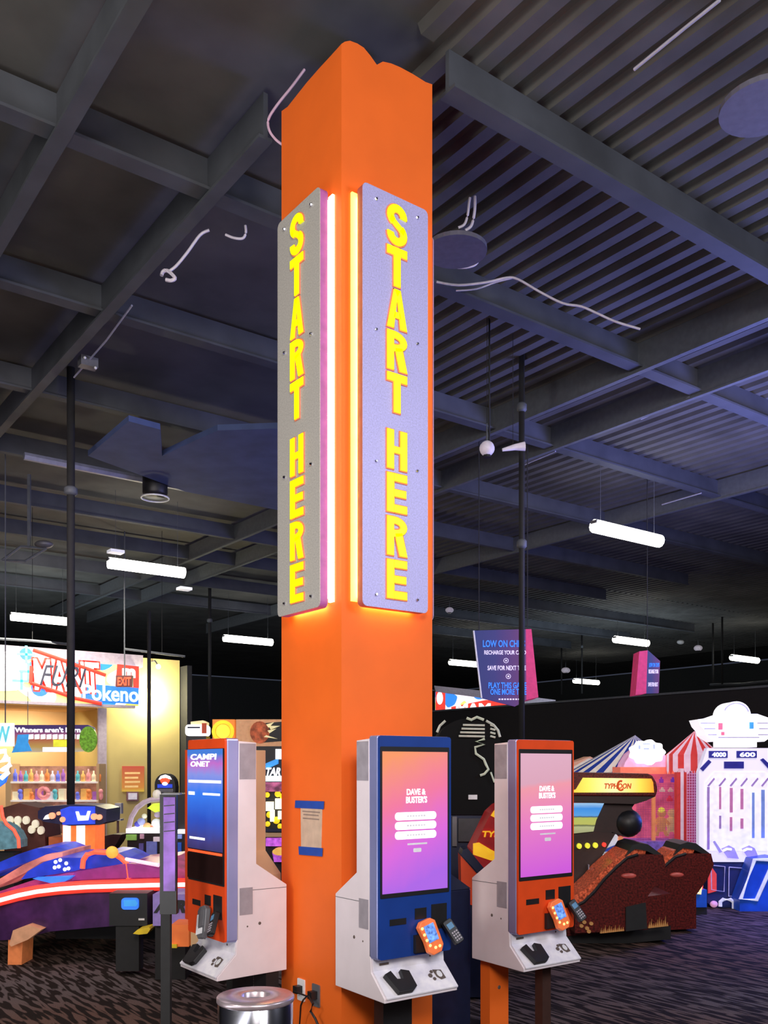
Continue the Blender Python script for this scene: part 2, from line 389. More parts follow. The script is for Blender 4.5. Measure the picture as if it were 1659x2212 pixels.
def start_sign(face):
    nm = 'left' if face == 'X' else 'right'
    root = thing('lit_sign', {'X': 'backlit metal START HERE sign on the left face of the orange column', 'Y': 'backlit metal START HERE sign on the right face of the orange column',
                              'B': 'lit metal sign seen edge-on behind the right edge of the orange column'}[face], 'sign',
                 {'X': (-.08, .3, 2.43), 'Y': (.296, -.08, 2.43), 'B': (.69, .3, 2.43)}[face],
                 {'X': -math.pi / 2, 'Y': 0, 'B': math.pi / 2}[face], None)
    # local frame: u = x, facing -y, front plane at y = 0
    W2, H = .217, 2.19
    MB().prism(rrect(-W2, 0, W2, H, .028), 0, .004).build('panel', steel2 if face == 'X' else steel, root)
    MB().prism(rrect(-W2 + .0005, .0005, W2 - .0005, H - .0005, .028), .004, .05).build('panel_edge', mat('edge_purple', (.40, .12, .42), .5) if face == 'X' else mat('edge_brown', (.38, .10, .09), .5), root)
    m = MB()
    for a, b, c, d in ((-W2 + .012, .05, -W2 + .022, H - .05), (W2 - .022, .05, W2 - .012, H - .05), (-W2 + .05, .012, W2 - .05, .02)):
        m.box(a, .051, b, c, .062, d)
    m.build('led_strip', led, root)
    if face == 'X': MB().box(W2 - .02, .066, .03, W2 + .020, .0795, H - .03).build('painted_wall_glow', glowW, root)  # glowing slab stands in for sign light washing the orange face
    if face == 'Y': MB().box(-W2 - .022, .066, .03, -W2 + .02, .0795, H - .03).build('painted_wall_glow', glowY, root)  # painted light wash beside the right sign, as a glowing slab
    m = MB()
    for sx in (-.14, .14):
        for zz in (.25, 1.1, 1.95): m.box(sx - .02, .05, zz, sx + .02, .0795, zz + .04)
    m.build('standoff', grey, root)
    if face != 'B':
        mo, mi = MB(), MB()
        for s_, zt in (('START', 2.135), ('HERE', .945)):
            for k, ch in enumerate(s_):
                pt = .2225 if s_ == 'START' else .2285
                for p in letter(ch, 0, zt - k * pt, .130, .205, .042): mi.prism(p, -.012, 0)
                for p in letter(ch, 0, zt - k * pt + .005, .142, .216, .054): mo.prism(p, -.006, 0)
        mo.build('letter_outline', rimo, root); mi.build('lettering', yellow, root)
        for zz in (.065, .76, 1.445, 2.125):
            for sx in (-.135, .14):
                MB().lathe([(.0, .0), (.009, .0), (.009, .006), (.006, .012), (0, .012)], n=10).build('bolt', chrome, root).matrix_local = Matrix.Translation((sx, 0, zz)) @ Matrix.Rotation(math.pi / 2, 4, 'X')
    return root
for f_ in 'XYB': start_sign(f_)

# notice with blue tape, outlets, cords on the left face
nt_ = thing('taped_notice', 'beige paper notice held by blue tape on the orange column', 'notice', (-.004, .3, 1.1), -math.pi / 2)
a = onx(651, 1745, 0); b = onx(697, 1838, 0)
def lf(px, py): v = onx(px, py, 0); return (-(v.y - .3), v.z - 1.1)
MB().prism([lf(651, 1742), lf(697, 1746), lf(695, 1835), lf(652, 1832)], -.001, .003).build('paper_sheet', paper, nt_)
m = MB()
for k, (p0, p1) in enumerate((((655, 1752), (693, 1754)), ((657, 1759), (690, 1761)), ((656, 1767), (691, 1769)))):
    (x0, z0), (x1, z1) = lf(*p0), lf(*p1); m.box(x0, -.0016, z0 - .004, x1, -.001, z0 + .003)
m.build('printed_lines', mat('faded_ink', (.30, .22, .18), .8), nt_)
MB().prism([lf(640, 1729), lf(702, 1731), lf(701, 1748), lf(639, 1745)], -.003, -.0012).build('tape_strip', bluetape, nt_)
MB().prism([lf(647, 1828), lf(699, 1832), lf(698, 1850), lf(648, 1846)], -.003, -.0012).build('tape_strip', bluetape, nt_)
def outlet(px, py, label, m_):
    v = onx(px, py, 0)
    o = thing('wall_outlet', label, 'outlet', (0, v.y, v.z - .06), -math.pi / 2)
    MB().prism(rrect(-.037, 0, .037, .12, .006), -.007, -.0005).build('cover_plate', m_, o)
    MB().box(-.022, -.045, .045, .018, -.007, .085).build('plug', black, o)
    return v
v1 = outlet(652, 2138, 'white wall outlet with black plug low on the orange column', whitep)
v2 = outlet(684, 2150, 'grey wall outlet beside the white one, low on the column', grey)
def cord(v, pts, label, r=.006):
    P = [Vector((-.05, v.y, v.z))] + [onx(a, b, c) for a, b, c in pts]
    MB().tube(P, r).top('power_cord', black, label, 'cord')
cord(v2, [(676, 2168, -.07), (671, 2185, -.06), (681, 2200, -.05), (692, 2225, -.04), (700, 2260, -.03), (704, 2300, -.03)], 'black power cord hanging from the grey outlet on the column', .007)
cord(v1, [(663, 2152, -.07), (655, 2160, -.08), (650, 2172, -.07), (649, 2186, -.05), (646, 2230, -.03), (644, 2330, -.03)], 'black power cord looping below the white outlet on the column', .005)

# ================================================================== KIOSKS
scrA = grad('pink_screen', [(0, (.42, .13, .80)), (.30, (.72, .14, .72)), (.62, (.90, .19, .36)), (.98, (.95, .32, .13))], 'Z', 1.0, .10, diag=.22)
scrB = grad('pale_pink_screen', [(0, (.62, .10, .70)), (.42, (.80, .20, .55)), (.72, (.88, .32, .40)), (.76, (.72, .38, .50)), (1, (.75, .42, .55))], 'Z', 1.0, .03, diag=.06)
scrC = grad('blue_screen', [(0, (.02, .02, .10)), (.12, (.05, .04, .20)), (.34, (.02, .08, .55)), (.62, (.03, .20, .90)), (.80, (.25, .30, .80)), (.9, (.55, .15, .60)), (1, (.05, .20, .70))], 'Z', 1.0, .10)
icon_grey = mat('pale_grey_print', (.62, .60, .66), emit=.35)
def kiosk(label, loc, rot, fascia, scr, patch, body=white, screen='menu', reader=mat('reader_orange', (.95, .20, .06), .4, emit=.15), rend=True):
    W, D, ZB, ZT = .46, .335, .658, 1.75
    k = thing('ticket_kiosk', label, 'kiosk', loc, rot, 'ticket kiosks around the orange column')
    fy = -.379
    P = [(0, .47), (0, .944), (-.19, 1.07), (-.19, 1.728), (-.297, 1.735), (-.31, .66), (-.315, .590), (-.425, .482), (-.425, .462)]
    # side cheeks and hollow front tray
    MB().prism(P, 0, W, 'x').build('housing', body, k, bevel=.003)
    MB().prism([(-.312, .657), (-.3165, .5915), (-.424, .4855), (-.432, .4785), (-.434, .486), (-.3205, .5965), (-.3165, .657)], .010, W - .001, 'x').build('tray', mat('tray_white', (.86, .84, .98), .35), k)
    f = MB().prism(rrect(0, ZB, W, ZT, .012), fy + .012, -.297).build('silver_frame', silver, k, bevel=.006)
    fr = MB().prism(rrect(.002, ZB + .002, W - .002, ZT - .002, .014), fy, fy + .012).build('front_panel', fascia, k)
    zz = lambda v: ZT - v * (ZT - ZB); xx = lambda u: u * W
    wx = lambda u: xx(.005 + u * 1.045) if screen == 'blue' else xx(u)
    MB().prism(rrect(wx(.015) if screen == 'blue' else xx(.015), zz(.725), xx(.99) if screen == 'blue' else xx(.965), zz(.05), .006), fy - .003, fy - .0005).build('screen_bezel', black, k)
    if screen == 'menu':
        s_ = MB().box(xx(.04), fy - .006, zz(.705), xx(.935), fy - .003, zz(.072)).build('screen', scr, k)
        y = fy - .0065
        MB().text('DAVE &', xx(.36), xx(.62), zz(.268), zz(.24), y, .001, bold=.03).build('screen_logo', whitee, s_)
        MB().text("BUSTER'S", xx(.35), xx(.64), zz(.305), zz(.274), y, .001, bold=.03).build('screen_logo', whitee, s_)
        for q, v in enumerate((.345, .388, .431)):
            b_ = MB().prism(rrect(xx(.2), zz(v + .036), xx(.77), zz(v), .018), y - .001, y).build('screen_button', whitee, s_)
            m = MB(); x = xx(.36)
            for kx in range(7): m.box(x, y - .0016, zz(v + .022), x + .012, y - .001, zz(v + .014)); x += .0175
            m.build('button_print', icon_grey, b_)
        m = MB(); m.box(xx(.37), y - .001, zz(.494), xx(.64), y, zz(.486)); m.prism(rrect(xx(.45), zz(.528), xx(.56), zz(.510), .006), y - .001, y); m.build('screen_note', icon_grey, s_)
    else:
        s_ = MB().box(xx(.01), fy - .006, zz(.56), xx(.955), fy - .003, zz(.052)).build('screen', scr, k)
        MB().box(xx(.01), fy - .006, zz(.715), xx(.965), fy - .003, zz(.585)).build('dark_glass', mat('dark_glass', (.02, .008, .008), .15), k)
        y = fy - .0065
        MB().text('CAMPI', xx(.10), xx(.80), zz(.105), zz(.075), y, .001, bold=.03, shear=.2).build('screen_lettering', whitee, s_)
        MB().text('ONET', xx(.10), xx(.62), zz(.14), zz(.112), y, .001, bold=.03, shear=.2).build('screen_lettering', whitee, s_)
        m = MB()
        m.box(xx(.05), y - .001, zz(.222), xx(.93), y, zz(.208)); m.box(xx(.05), y - .001, zz(.285), xx(.22), y, zz(.268)); m.box(xx(.45), y - .001, zz(.283), xx(.9), y, zz(.272)); m.box(xx(.08), y - .001, zz(.512), xx(.5), y, zz(.500))
        m.build('screen_line', whitee, s_)
        MB().box(xx(.04), y - .001, zz(.578), xx(.94), y + .003, zz(.566)).build('red_light_bar', mat('red_glow', (1, .08, .02), emit=1.2), k)
    MB().box(xx(.14), fy - .003, zz(.850), xx(.36), fy - .0005, zz(.822)).build('card_slot', black, k)
    MB().box(xx(.48), fy - .003, zz(.835), xx(.64), fy - .0005, zz(.785)).build('scanner_window', black, k)
    MB().box(xx(.71), fy - .003, zz(.89), xx(.93), fy - .0005, zz(.775)).build('bill_acceptor', black, k)
    MB().box(xx(.46), fy - .02, zz(.985), xx(.70), fy - .0005, zz(.905)).build('reader_mount', black, k)
    # tilted card reader
    T = Matrix.Translation((xx(.62), fy - .045, zz(.915))) @ Matrix.Rotation(math.radians(-16), 4, 'Y') @ Matrix.Rotation(math.radians(-12), 4, 'X') @ Matrix.Diagonal(Vector((1.35, 1, 1.15, 1)))
    m = MB().prism([(-.040, .060), (-.022, .078), (.022, .078), (.040, .060), (.040, -.05), (.022, -.075), (-.018, -.075), (-.034, -.055), (-.032, -.01)], -.012, .018)
    m.bm.transform(T); r_ = m.build('card_reader', reader, k, bevel=.004)
    m = MB().box(-.020, -.015, -.02, .026, -.0125, .055); m.bm.transform(T); m.build('reader_display', mat('reader_lcd', (.10, .22, .75), emit=.9, scale=60, var=.7) if rend else grey, r_)
    m = MB()
    if rend:
        for (a_, c_) in ((-.028, .05), (-.028, .022), (-.026, -.004), (-.020, -.03), (.0, -.048), (.020, -.05)): m.ball((a_, -.013, c_), .0065, (1, .5, 1), 8, 6)
        m.bm.transform(T); m.build('reader_light', mat('amber_glow', (1, .55, .15), emit=2.2), r_)
    else:
        m.box(-.034, -.016, -.055, -.022, -.0125, .04); m.box(-.018, -.016, -.055, .02, -.0125, -.028)
        m.bm.transform(T); m.build('reader_strip', whitep, r_)
    T2 = Matrix.Translation((xx(.92), fy - .050, zz(.90))) @ Matrix.Rotation(math.radians(-24), 4, 'Y') @ Matrix.Rotation(math.radians(-25), 4, 'X')
    m = MB().prism(rrect(-.028, -.07, .028, .062, .012), -.012, .014); m.bm.transform(T2); p_ = m.build('pin_pad', black, k, bevel=.003)
    m = MB()
    for r in range(4):
        for c in range(3): m.box(-.018 + c * .014, -.015, -.055 + r * .014, -.009 + c * .014, -.012, -.047 + r * .014)
    m.bm.transform(T2); m.build('keypad_keys', mat('key_grey', (.40, .36, .42), .5), p_)
    m = MB().box(-.018, -.0135, .012, .018, -.012, .042); m.bm.transform(T2); m.build('pad_display', mat('pad_lcd', (.08, .20, .35), emit=.25), p_)
    # black cup holder and prints in the tray
    T3 = Matrix.Translation((xx(.27), -.378, .546)) @ Matrix.Rotation(math.radians(44), 4, 'X') @ Matrix.Diagonal(Vector((1.1, 1.0, 1, 1)))
    m = MB().prism([(-.075, .035), (-.035, .05), (-.022, .0), (.012, -.005), (.02, .05), (.062, .035), (.062, -.055), (.035, -.075), (-.045, -.075)], 0, .026, 'z')
    m.bm.transform(T3); m.build('card_tray', black, k, bevel=.002)
    T4 = Matrix.Translation((xx(.78), -.376, .5455)) @ Matrix.Rotation(math.radians(44), 4, 'X')
    m = MB()
    for c, r in (((-.035, 0), .012), ((-.018, .02), .009), ((-.02, -.022), .009)): m.prism(ell(c[0], c[1], r, r, 10), 0, .003, 'z')
    m.prism([(-.005, .03), (.045, .022), (.05, -.028), (.02, -.032), (.0, -.012)], 0, .003, 'z')
    m.bm.transform(T4); o = m.build('tray_emblem', ink, k)
    m = MB().prism(ell(.022, 0, .016, .02, 12), .003, .005, 'z'); m.bm.transform(T4); m.build('emblem_eye', whitep, o)
    MB().box(xx(.10), -.324, .622, xx(.22), -.317, .632).build('coin_slot', ink, k)
    m = MB().ball((xx(.80), -.320, .632), .006, (1, .4, 1), 8, 6); m.build('lock', ink, k)
    # tape patches on the visible side
    if patch:
        for xs in ((-.003, -.0005) if patch < 0 else (W + .0005, W + .003),):
            x0, x1 = xs
            MB().box(x0 + (0 if patch < 0 else .0), -.293, 1.53, x1, -.196, 1.722).build('tape_patch', tape, k)
            MB().box(x0, -.293, .80, x1, -.215, .945).build('tape_patch', tape, k)
            m = MB(); m.ball((0 if patch < 0 else W, -.17, .745), .009, (.4, 1, 1), 8, 6); m.ball((0 if patch < 0 else W, -.245, .735), .005, (.4, 1, 1), 8, 6)
            m.build('screw', ink, k)
            MB().box(-.0008 if patch < 0 else W - .001, -.262, .928, .001 if patch < 0 else W + .0008, -.002, .931).build('seam', grey, k)
    return k
KB = kiosk('white kiosk with blue front and pink menu screen on the orange column', (-.038, 0.0, 0), 0, blue, scrA, -1)
KL = kiosk('white kiosk with blue screen at the left of the orange column', (-.050, .928, 0), -math.pi / 2, redor, scrC, 1, screen='blue', reader=grey, rend=False)
KO = kiosk('white kiosk with red front and pink screen, right of the blue one', (.982, .083, 0), 0, redor, scrB, -1)
# far kiosk seen from behind
KT = thing('ticket_kiosk', 'tan-lit kiosk seen from behind, between left kiosk and the column', 'kiosk', (.196, .95, 0), math.pi, 'ticket kiosks around the orange column')
MB().prism([(0, .47), (0, .944), (-.19, 1.07), (-.19, 1.70), (-.30, 1.70), (-.30, .47)], 0, .46, 'x').build('housing', warmw, KT, bevel=.004)
MB().box(0, -.38, .66, .46, -.302, 1.70).build('front_panel', redor, KT)
MB().box(.16, -.14, 0, .30, -.06, .468).build('post', matte, KT)
MB().box(.16, -.20, 0, .345, -.12, .468).build('post', black, KB)
MB().box(.30, -.12, 0, .44, -.04, .468).build('post', black, KL)
MB().box(.05, -.10, 0, .20, -.02, .468).build('post', orange, KO)
m = MB().ball((.125, -.10, .30), .012, (1, .4, 1), 8, 6); m.build('post_bolt', ink, KO)
MB().box(.30, -.28, 0, .37, -.22, .468).build('post', mat('dark_brown_post', (.05, .02, .015), .6), KO)
# navy cabinet between the column and the orange kiosk
nb = thing('pedestal_cabinet', 'dark navy pedestal cabinet between orange column and right kiosk', 'cabinet', (.80, .42, 0))
MB().box(-.18, -.22, 0, .28, .2, .86).build('body', navy, nb, bevel=.01)
MB().prism([(-.22, .86), (.2, .86), (.2, 1.02)], -.18, .28, 'x').build('sloped_top', navy, nb)
wb = thing('game_cabinet', 'small red-orange wedge cabinet with navy top behind the right kiosk', 'cabinet', tuple(at(1020, 2000, 6.3).xy) + (0,), YAW)
F = lambda px, py: ((px - 1020) / FPX * 6.3, 1.6 + (HYP - py) / FPX * 6.3)
MB().prism([F(995, 1848), F(1040, 1898), F(1040, 1960), F(997, 1950)], 0, .22).build('side_panel', redor, wb)
MB().prism([F(1000, 1835), F(1010, 1832), F(1046, 1876), F(1040, 1893), F(996, 1846)], -.01, .23).build('top_panel', navy, wb)
MB().prism([F(994, 1950), F(1045, 1960), F(1045, 2155), F(994, 2155)], .01, .22).build('base', navy, wb)

# ================================================================== TRASH CAN
tc_ = at(552, 2145, 3.60)
can = thing('trash_can', 'round chrome trash can with open-hole lid beside left kiosk', 'trash can', (tc_.x, tc_.y, 0))
MB().lathe([(.142, 0), (.146, .03), (.146, .68), (.142, .685)], n=48).build('body', mat('can_chrome', (.85, .86, .98), .16, 1.0, var=.03), can, smooth=True)
MB().lathe([(.148, .682), (.151, .686), (.151, .700), (.147, .705), (.060, .709), (.054, .704), (.054, .66)], n=48).build('lid', mat('lid_metal', (.62, .52, .58), .3, .7), can, smooth=True)
MB().lathe([(0, .640), (.075, .640), (.075, .655), (0, .655)], n=24).build('liner', mat('liner_black', (.03, .03, .02), .8), can)

# ================================================================== SLIM DARK STAND at left
st = Fr('display_stand', 'slim black display stand with purple reflective panel, left of kiosks', 'stand', 362, 4.9)
st.rect('back_panel', 345, 1716, 381, 1975, 0, .03, black)
st.rect('front_panel', 353, 1722, 378, 1925, -.012, -.001, mat('painted_purple_reflection', (.16, .06, .32), .25, .2, emit=.10, scale=8, var=.5))  # purple reflection put into the panel's colour and faint glow
for y in (1740, 1758, 1776, 1795): MB().prism(st.P([(354, y), (377, y - 2), (377, y), (354, y + 2)], -.013), -.014, -.0125).build('panel_line', black, st.o)
st.rect('top_cap', 350, 1713, 388, 1717, -.02, .04, grey)
st.rect('post', 347, 1975, 367, 2300, 0, .045, matte)
MB().box(-.16, -.13, .0, .16, .17, .015).build('base_plate', matte, st.o)

# ================================================================== CEILING LIGHTS
for (a, b, lab) in (((6.29, 3.70), 7.63, 'bright strip light hanging nearest, on the right side of the hall'),
                    ((14.7, 10.25), 15.95, 'strip light above the pink and navy banner on the right'),
                    ((20.2, 10.7), 21.5, 'strip light at the far right edge of the hall'),
                    ((22.0, 18.0), 23.3, 'small strip light between the two hanging banners'),
                    ((14.7, 16.2), 16.0, 'small strip light beside the LOW ON CHIPS banner'),
                    ((2.17, 9.37), 3.40, 'bright strip light hanging over the left kiosk and prize store'),
                    ((2.34, 15.3), 3.50, 'strip light above the prize store sign at far left'),
                    ((7.19, 15.58), 8.51, 'strip light just left of the orange column')):
    x0, y = a; x1 = b
    t = thing('strip_light', lab, 'light', ((x0 + x1) / 2, y, 4.6), 0, 'ceiling strip lights')
    h = (x1 - x0) / 2
    MB().box(-h, -.05, .03, h, .05, .07).build('housing', grey, t)
    MB().tube([(-h + .02, 0, 0), (-h + .03, 0, 0), (h - .03, 0, 0), (h - .02, 0, 0)], .085, 12).build('tube', tube_l, t)
    for sx in (-h * .8, h * .8): MB().tube([(sx, 0, .07), (sx, 0, 1.09)], .0028, 5).build('hanger_wire', pipe_m, t)
    l = area('strip_light_glow', ((x0 + x1) / 2, y, 4.53), 1.2, 35, (1, .96, .85), rot=(0, 0, 0), sizey=.1); l.parent = t; l.location = (0, 0, -.07)

# ================================================================== PIPES, CABLES, PENDANTS
def pipe(px, wpx, y0, y1, d, label, fit=None, stand=False):
    a = at(px, y0, d); b = at(px, y1, d); r = wpx / 2 / FPX * d
    if stand: b.z = 0
    o = thing('ceiling_pipe', label, 'pipe', (b.x, b.y, b.z), 0)
    top_ = a.z if stand else 5.685
    MB().tube([(0, 0, 0), (0, 0, top_ - b.z)], r, 12).build('pipe', matte, o, smooth=True)
    for q in (fit or []): MB().lathe([(r * 1.1, 0), (r * 1.7, .02), (r * 1.7, .07), (r * 1.1, .09)], (0, 0, at(px, q, d).z - b.z), 12).build('coupling', pipe_m, o, smooth=True)
pipe(153, 17, 840, 1743, 9.45, 'thick black vertical pole rising from the hexagonal game marquee', (1070,))
pipe(322, 8, 1320, 1745, 11.9, 'thin black pole in front of the yellow store wall', stand=True)
pipe(453, 7, 1275, 1600, 20, 'thin dark pipe hanging left of the orange column', (1345,))
pipe(1127, 13, 780, 1600, 9.1, 'black pole in front of the LOW ON CHIPS banner', (890, 1185))
pipe(1540, 4, 1365, 1478, 26.0, 'left of two thin drop rods above the black wall')
pipe(1560, 4, 1335, 1478, 25.0, 'right of two thin drop rods above the black wall')
pipe(1257, 3.5, 1388, 1498, 28.0, 'thin rod hanging in front of the small far strip light', (1400,))
pipe(1213, 3.5, 1440, 1500, 31.0, 'short thin rod left of the small far strip light')
pipe(1057, 4, 650, 958, 8.4, 'thin rod carrying the round white ceiling lamp')
MB().tube([at(1535, 1479, 26), at(1600, 1478, 24.6), at(1665, 1471, 23.5)], .035).top('cross_bar', pipe_m, 'pale horizontal bar at the foot of the two drop rods', 'bar')
MB().tube([at(52, 985, 10.5), at(405, 1055, 11.6)], .045, 6).top('lighting_track', mat('track_grey', (.30, .32, .42), .5, .3), 'pale horizontal lighting track carrying the round downlight at left', 'track')
dl = at(335, 1076, 11.2)
o = thing('downlight', 'black cylinder downlight with pale ring on the left track', 'light', tuple(dl))
MB().lathe([(.13, .02), (.15, .06), (.15, .30), (0, .30)], n=24).build('can', black, o, smooth=True)
m = MB(); m.tube([(.165 * math.cos(t * math.pi / 12), .165 * math.sin(t * math.pi / 12), 0) for t in range(25)], .010, 6); m.build('ring', whitep, o)
def pend(px, py, d, r, sc, label, nm='pendant_lamp'):
    c = at(px, py, d); o = thing(nm, label, 'lamp', tuple(c), 0)
    MB().ball((0, 0, 0), r, sc).build('shade', mat('pale_shade', (.75, .68, .80), .5, emit=.18), o, smooth=True)
    MB().tube([(0, 0, r * sc[2] * .9), (0, 0, r * sc[2] + .16)], .012, 6, r1=.004).build('stem', pipe_m, o)
    MB().tube([(0, 0, r * sc[2] + .15), (0, 0, 5.685 - c.z)], .003, 5).build('drop_wire', matte, o)
    MB().tube([(0, 0, -r * sc[2] * 1.15), (0, 0, -r * sc[2] * .8)], r * .5, 8).build('lens', black, o)
pend(1052, 969, 8.4, .07, (1, 1, 1), 'round white ceiling lamp with dark lens, right of the column')
pend(971, 1318, 22, .10, (1, 1, .7), 'tiny white lamp hanging just right of the orange column')
pend(1508, 1400, 28, .13, (1, 1, .7), 'small white lamp hanging at right above the black wall')
pend(1222, 1448, 31, .14, (1.2, 1, .7), 'small white lamp left of the small far strip light')
c = at(1108, 968, 8.6)
o = thing('spotlight', 'pale cone-shaped spotlight beside the round white ceiling lamp', 'lamp', tuple(c))
MB().tube([at(1085, 972, 8.6) - c, at(1112, 966, 8.6) - c, at(1134, 964, 8.6) - c], .014, 10, r1=.042).build('shade', mat('pale_shade', (.8, .8, .8)), o)
MB().tube([(0, 0, .02), (0, 0, 5.685 - c.z)], .003, 5).build('drop_wire', matte, o)
c = at(1470, 1387, 28); o = thing('ceiling_sensor', 'tiny white ceiling sensor left of the far right lamp', 'sensor', tuple(c))
MB().ball((0, 0, 0), .10, (1.3, 1, .7)).build('head', whitep, o, smooth=True); MB().tube([(0, 0, .02), (0, 0, 5.685 - c.z)], .003, 5).build('drop_wire', matte, o)
for (px, py, d, lab) in ((250, 1192, 13.0, 'small white ceiling fitting above the left strip light'), (398, 1272, 14.5, 'small pale square ceiling fitting left of the column'), (247, 1300, 16, '') ):
    if lab:
        c = at(px, py, d); MB().box(c.x - .10, c.y - .08, c.z - .02, c.x + .10, c.y + .08, c.z + .02).top('ceiling_fitting', mat('fitting_white', (.8, .8, .9), .4, emit=.5), lab, 'fitting')
def curl(pts, d, r, label, m_=cable):
    P = [at(a, b, d + (c[0] if c else 0)) for a, b, *c in pts]
    # smooth
    Q = []
    for k in range(len(P) - 1):
        p0, p1, p2, p3 = P[max(k - 1, 0)], P[k], P[k + 1], P[min(k + 2, len(P) - 1)]
        for t in (0, .25, .5, .75):
            Q.append(.5 * ((2 * p1) + (p2 - p0) * t + (2 * p0 - 5 * p1 + 4 * p2 - p3) * t * t + (3 * p1 - p0 - 3 * p2 + p3) * t ** 3))
    Q.append(P[-1]); MB().tube(Q, r, 6).top('ceiling_cable', m_, label, 'cable')
curl([(658, 150), (630, 188), (598, 228), (580, 258), (582, 282), (596, 302), (612, 314)], 5.3, .0075, 'pink-white cable looping at the top left of the orange column', mat('pink_cable', (.62, .42, .58), .5))
curl([(452, 497), (432, 508), (405, 545), (380, 575), (362, 588)], 6.5, .010, 'long pale cable hanging from the dark ceiling at left')
curl([(349, 596), (352, 587), (362, 585), (378, 600), (370, 606), (358, 604)], 6.5, .013, 'pale knotted cable end with plug at the left ceiling')
curl([(487, 507), (505, 514), (524, 515), (531, 503), (530, 487)], 6.5, .009, 'short hooked pale cable above the left sign')
curl([(990, 492), (1003, 485), (1010, 465), (1013, 440), (1015, 427)], 6.4, .009, 'left of two short pale cables hanging right of the column top')
curl([(1005, 498), (1018, 488), (1024, 465), (1026, 445), (1026, 424)], 6.4, .010, 'right of two short pale cables hanging right of the column top')
curl([(994, 553), (1010, 552), (1014, 562), (1002, 540), (1026, 545), (1034, 560), (1022, 574), (990, 578), (945, 566)], 7.0, .010, 'pale coiled cable beside the grey ceiling disc')
curl([(943, 609), (990, 616), (1050, 610), (1095, 600), (1120, 604), (1165, 630), (1215, 655), (1255, 662), (1292, 678), (1330, 695), (1383, 711)], 7.2, .009, 'long pale cable sagging across the ceiling right of the column')
curl([(985, 628), (1030, 624), (1070, 610), (1110, 600)], 7.3, .006, 'thin pale cable under the long sagging one')
for p, d, lab in ((((285, 660), (230, 735), (160, 815)), 8.5, 'thin pale conduit sloping across the left ceiling'),
                  (((1555, 0), (1480, 60), (1370, 150)), 5.2, 'thin pale conduit at the top right of the ceiling'),
                  (((1385, 905), (1440, 880), (1490, 858)), 9.5, 'short pale conduit under the ribbed deck at right'),
                  (((1130, 1005), (1200, 975)), 9.8, 'short pale conduit beside the round white lamp'),
                  (((1430, 1090), (1515, 1065)), 12, 'short pale conduit above the nearest strip light')):
    MB().tube([onz(a, b, 5.385) for a, b in p], .009, 6).top('conduit', mat('conduit_grey', (.40, .40, .52), .5), lab, 'conduit')
c = at(190, 785, 8.6); o = thing('bracket', 'small grey clamp with white caps on the left ceiling conduit', 'bracket', tuple(c))
MB().box(-.08, -.05, -.04, .08, .05, .05).build('clamp', grey, o); m = MB(); m.ball((-.05, -.06, .02), .014); m.ball((.05, -.06, -.05), .014); m.build('cap', whitep, o)
# ceiling discs (speakers)
for px, py, z, r, lab in ((985, 545, 5.25, .22, 'dark flat ceiling disc beside the coiled pale cable'), (1650, 235, 5.3, .24, 'grey flat ceiling disc at the top right edge')):
    c = onz(px, py, z); MB().lathe([(r, 0), (r, .03), (r * .6, .07), (0, .07)], tuple(c), 28).top('ceiling_speaker', mat('disc_grey', (.12, .12, .17), .6), lab, 'speaker')
# blue-grey duct on the left
P = [onz(a, b, 5.0) for a, b in ((190, 985), (278, 910), (346, 928), (350, 985), (420, 952), (470, 930), (620, 925), (640, 1110), (400, 1062))]
MB().prism([(p.x, p.y) for p in P], 5.0, 5.06, 'z').top('ceiling_baffle', mat('baffle_blue', (.06, .09, .22), .8, scale=3, var=.2), 'wide dark blue ceiling baffle left of the signs', 'baffle')
# projector cradle at left
o = Fr('projector_mount', 'pale open metal frame bracket hanging at far left ceiling', 'bracket', 60, 12)
m = MB()
for a, b in (((5, 1210), (45, 1180)), ((45, 1180), (100, 1185)), ((100, 1185), (55, 1212)), ((5, 1210), (55, 1212))): m.tube([o.V(*a), o.V(*b)], .018, 6)
m.build('frame', pipe_m, o.o)
MB().ball(o.V(95, 1176), .10, (1.2, 1, .5)).build('lamp_head', grey, o.o, smooth=True)
MB().box(o.x(60), -.02, o.z(1180), o.x(66), .02, 5.4).build('hanger', pipe_m, o.o)
for k, (p, d, lab) in enumerate(((((0, 1380), (70, 1384), (150, 1392)), 14, 'thin horizontal pipe above the prize store cornice'), (((270, 1402), (350, 1412), (400, 1418)), 16, 'thin horizontal pipe above the yellow wall'))):
    q0 = at(p[1][0], p[1][1], d); o = thing('sprinkler_pipe', lab, 'pipe', tuple(q0))
    MB().tube([at(a, b, d) - q0 for a, b in p], .022, 6).build('pipe', pipe_m, o)
    MB().tube([(0, 0, .01), (0, 0, 5.685 - q0.z)], .004, 5).build('hanger_rod', matte, o)

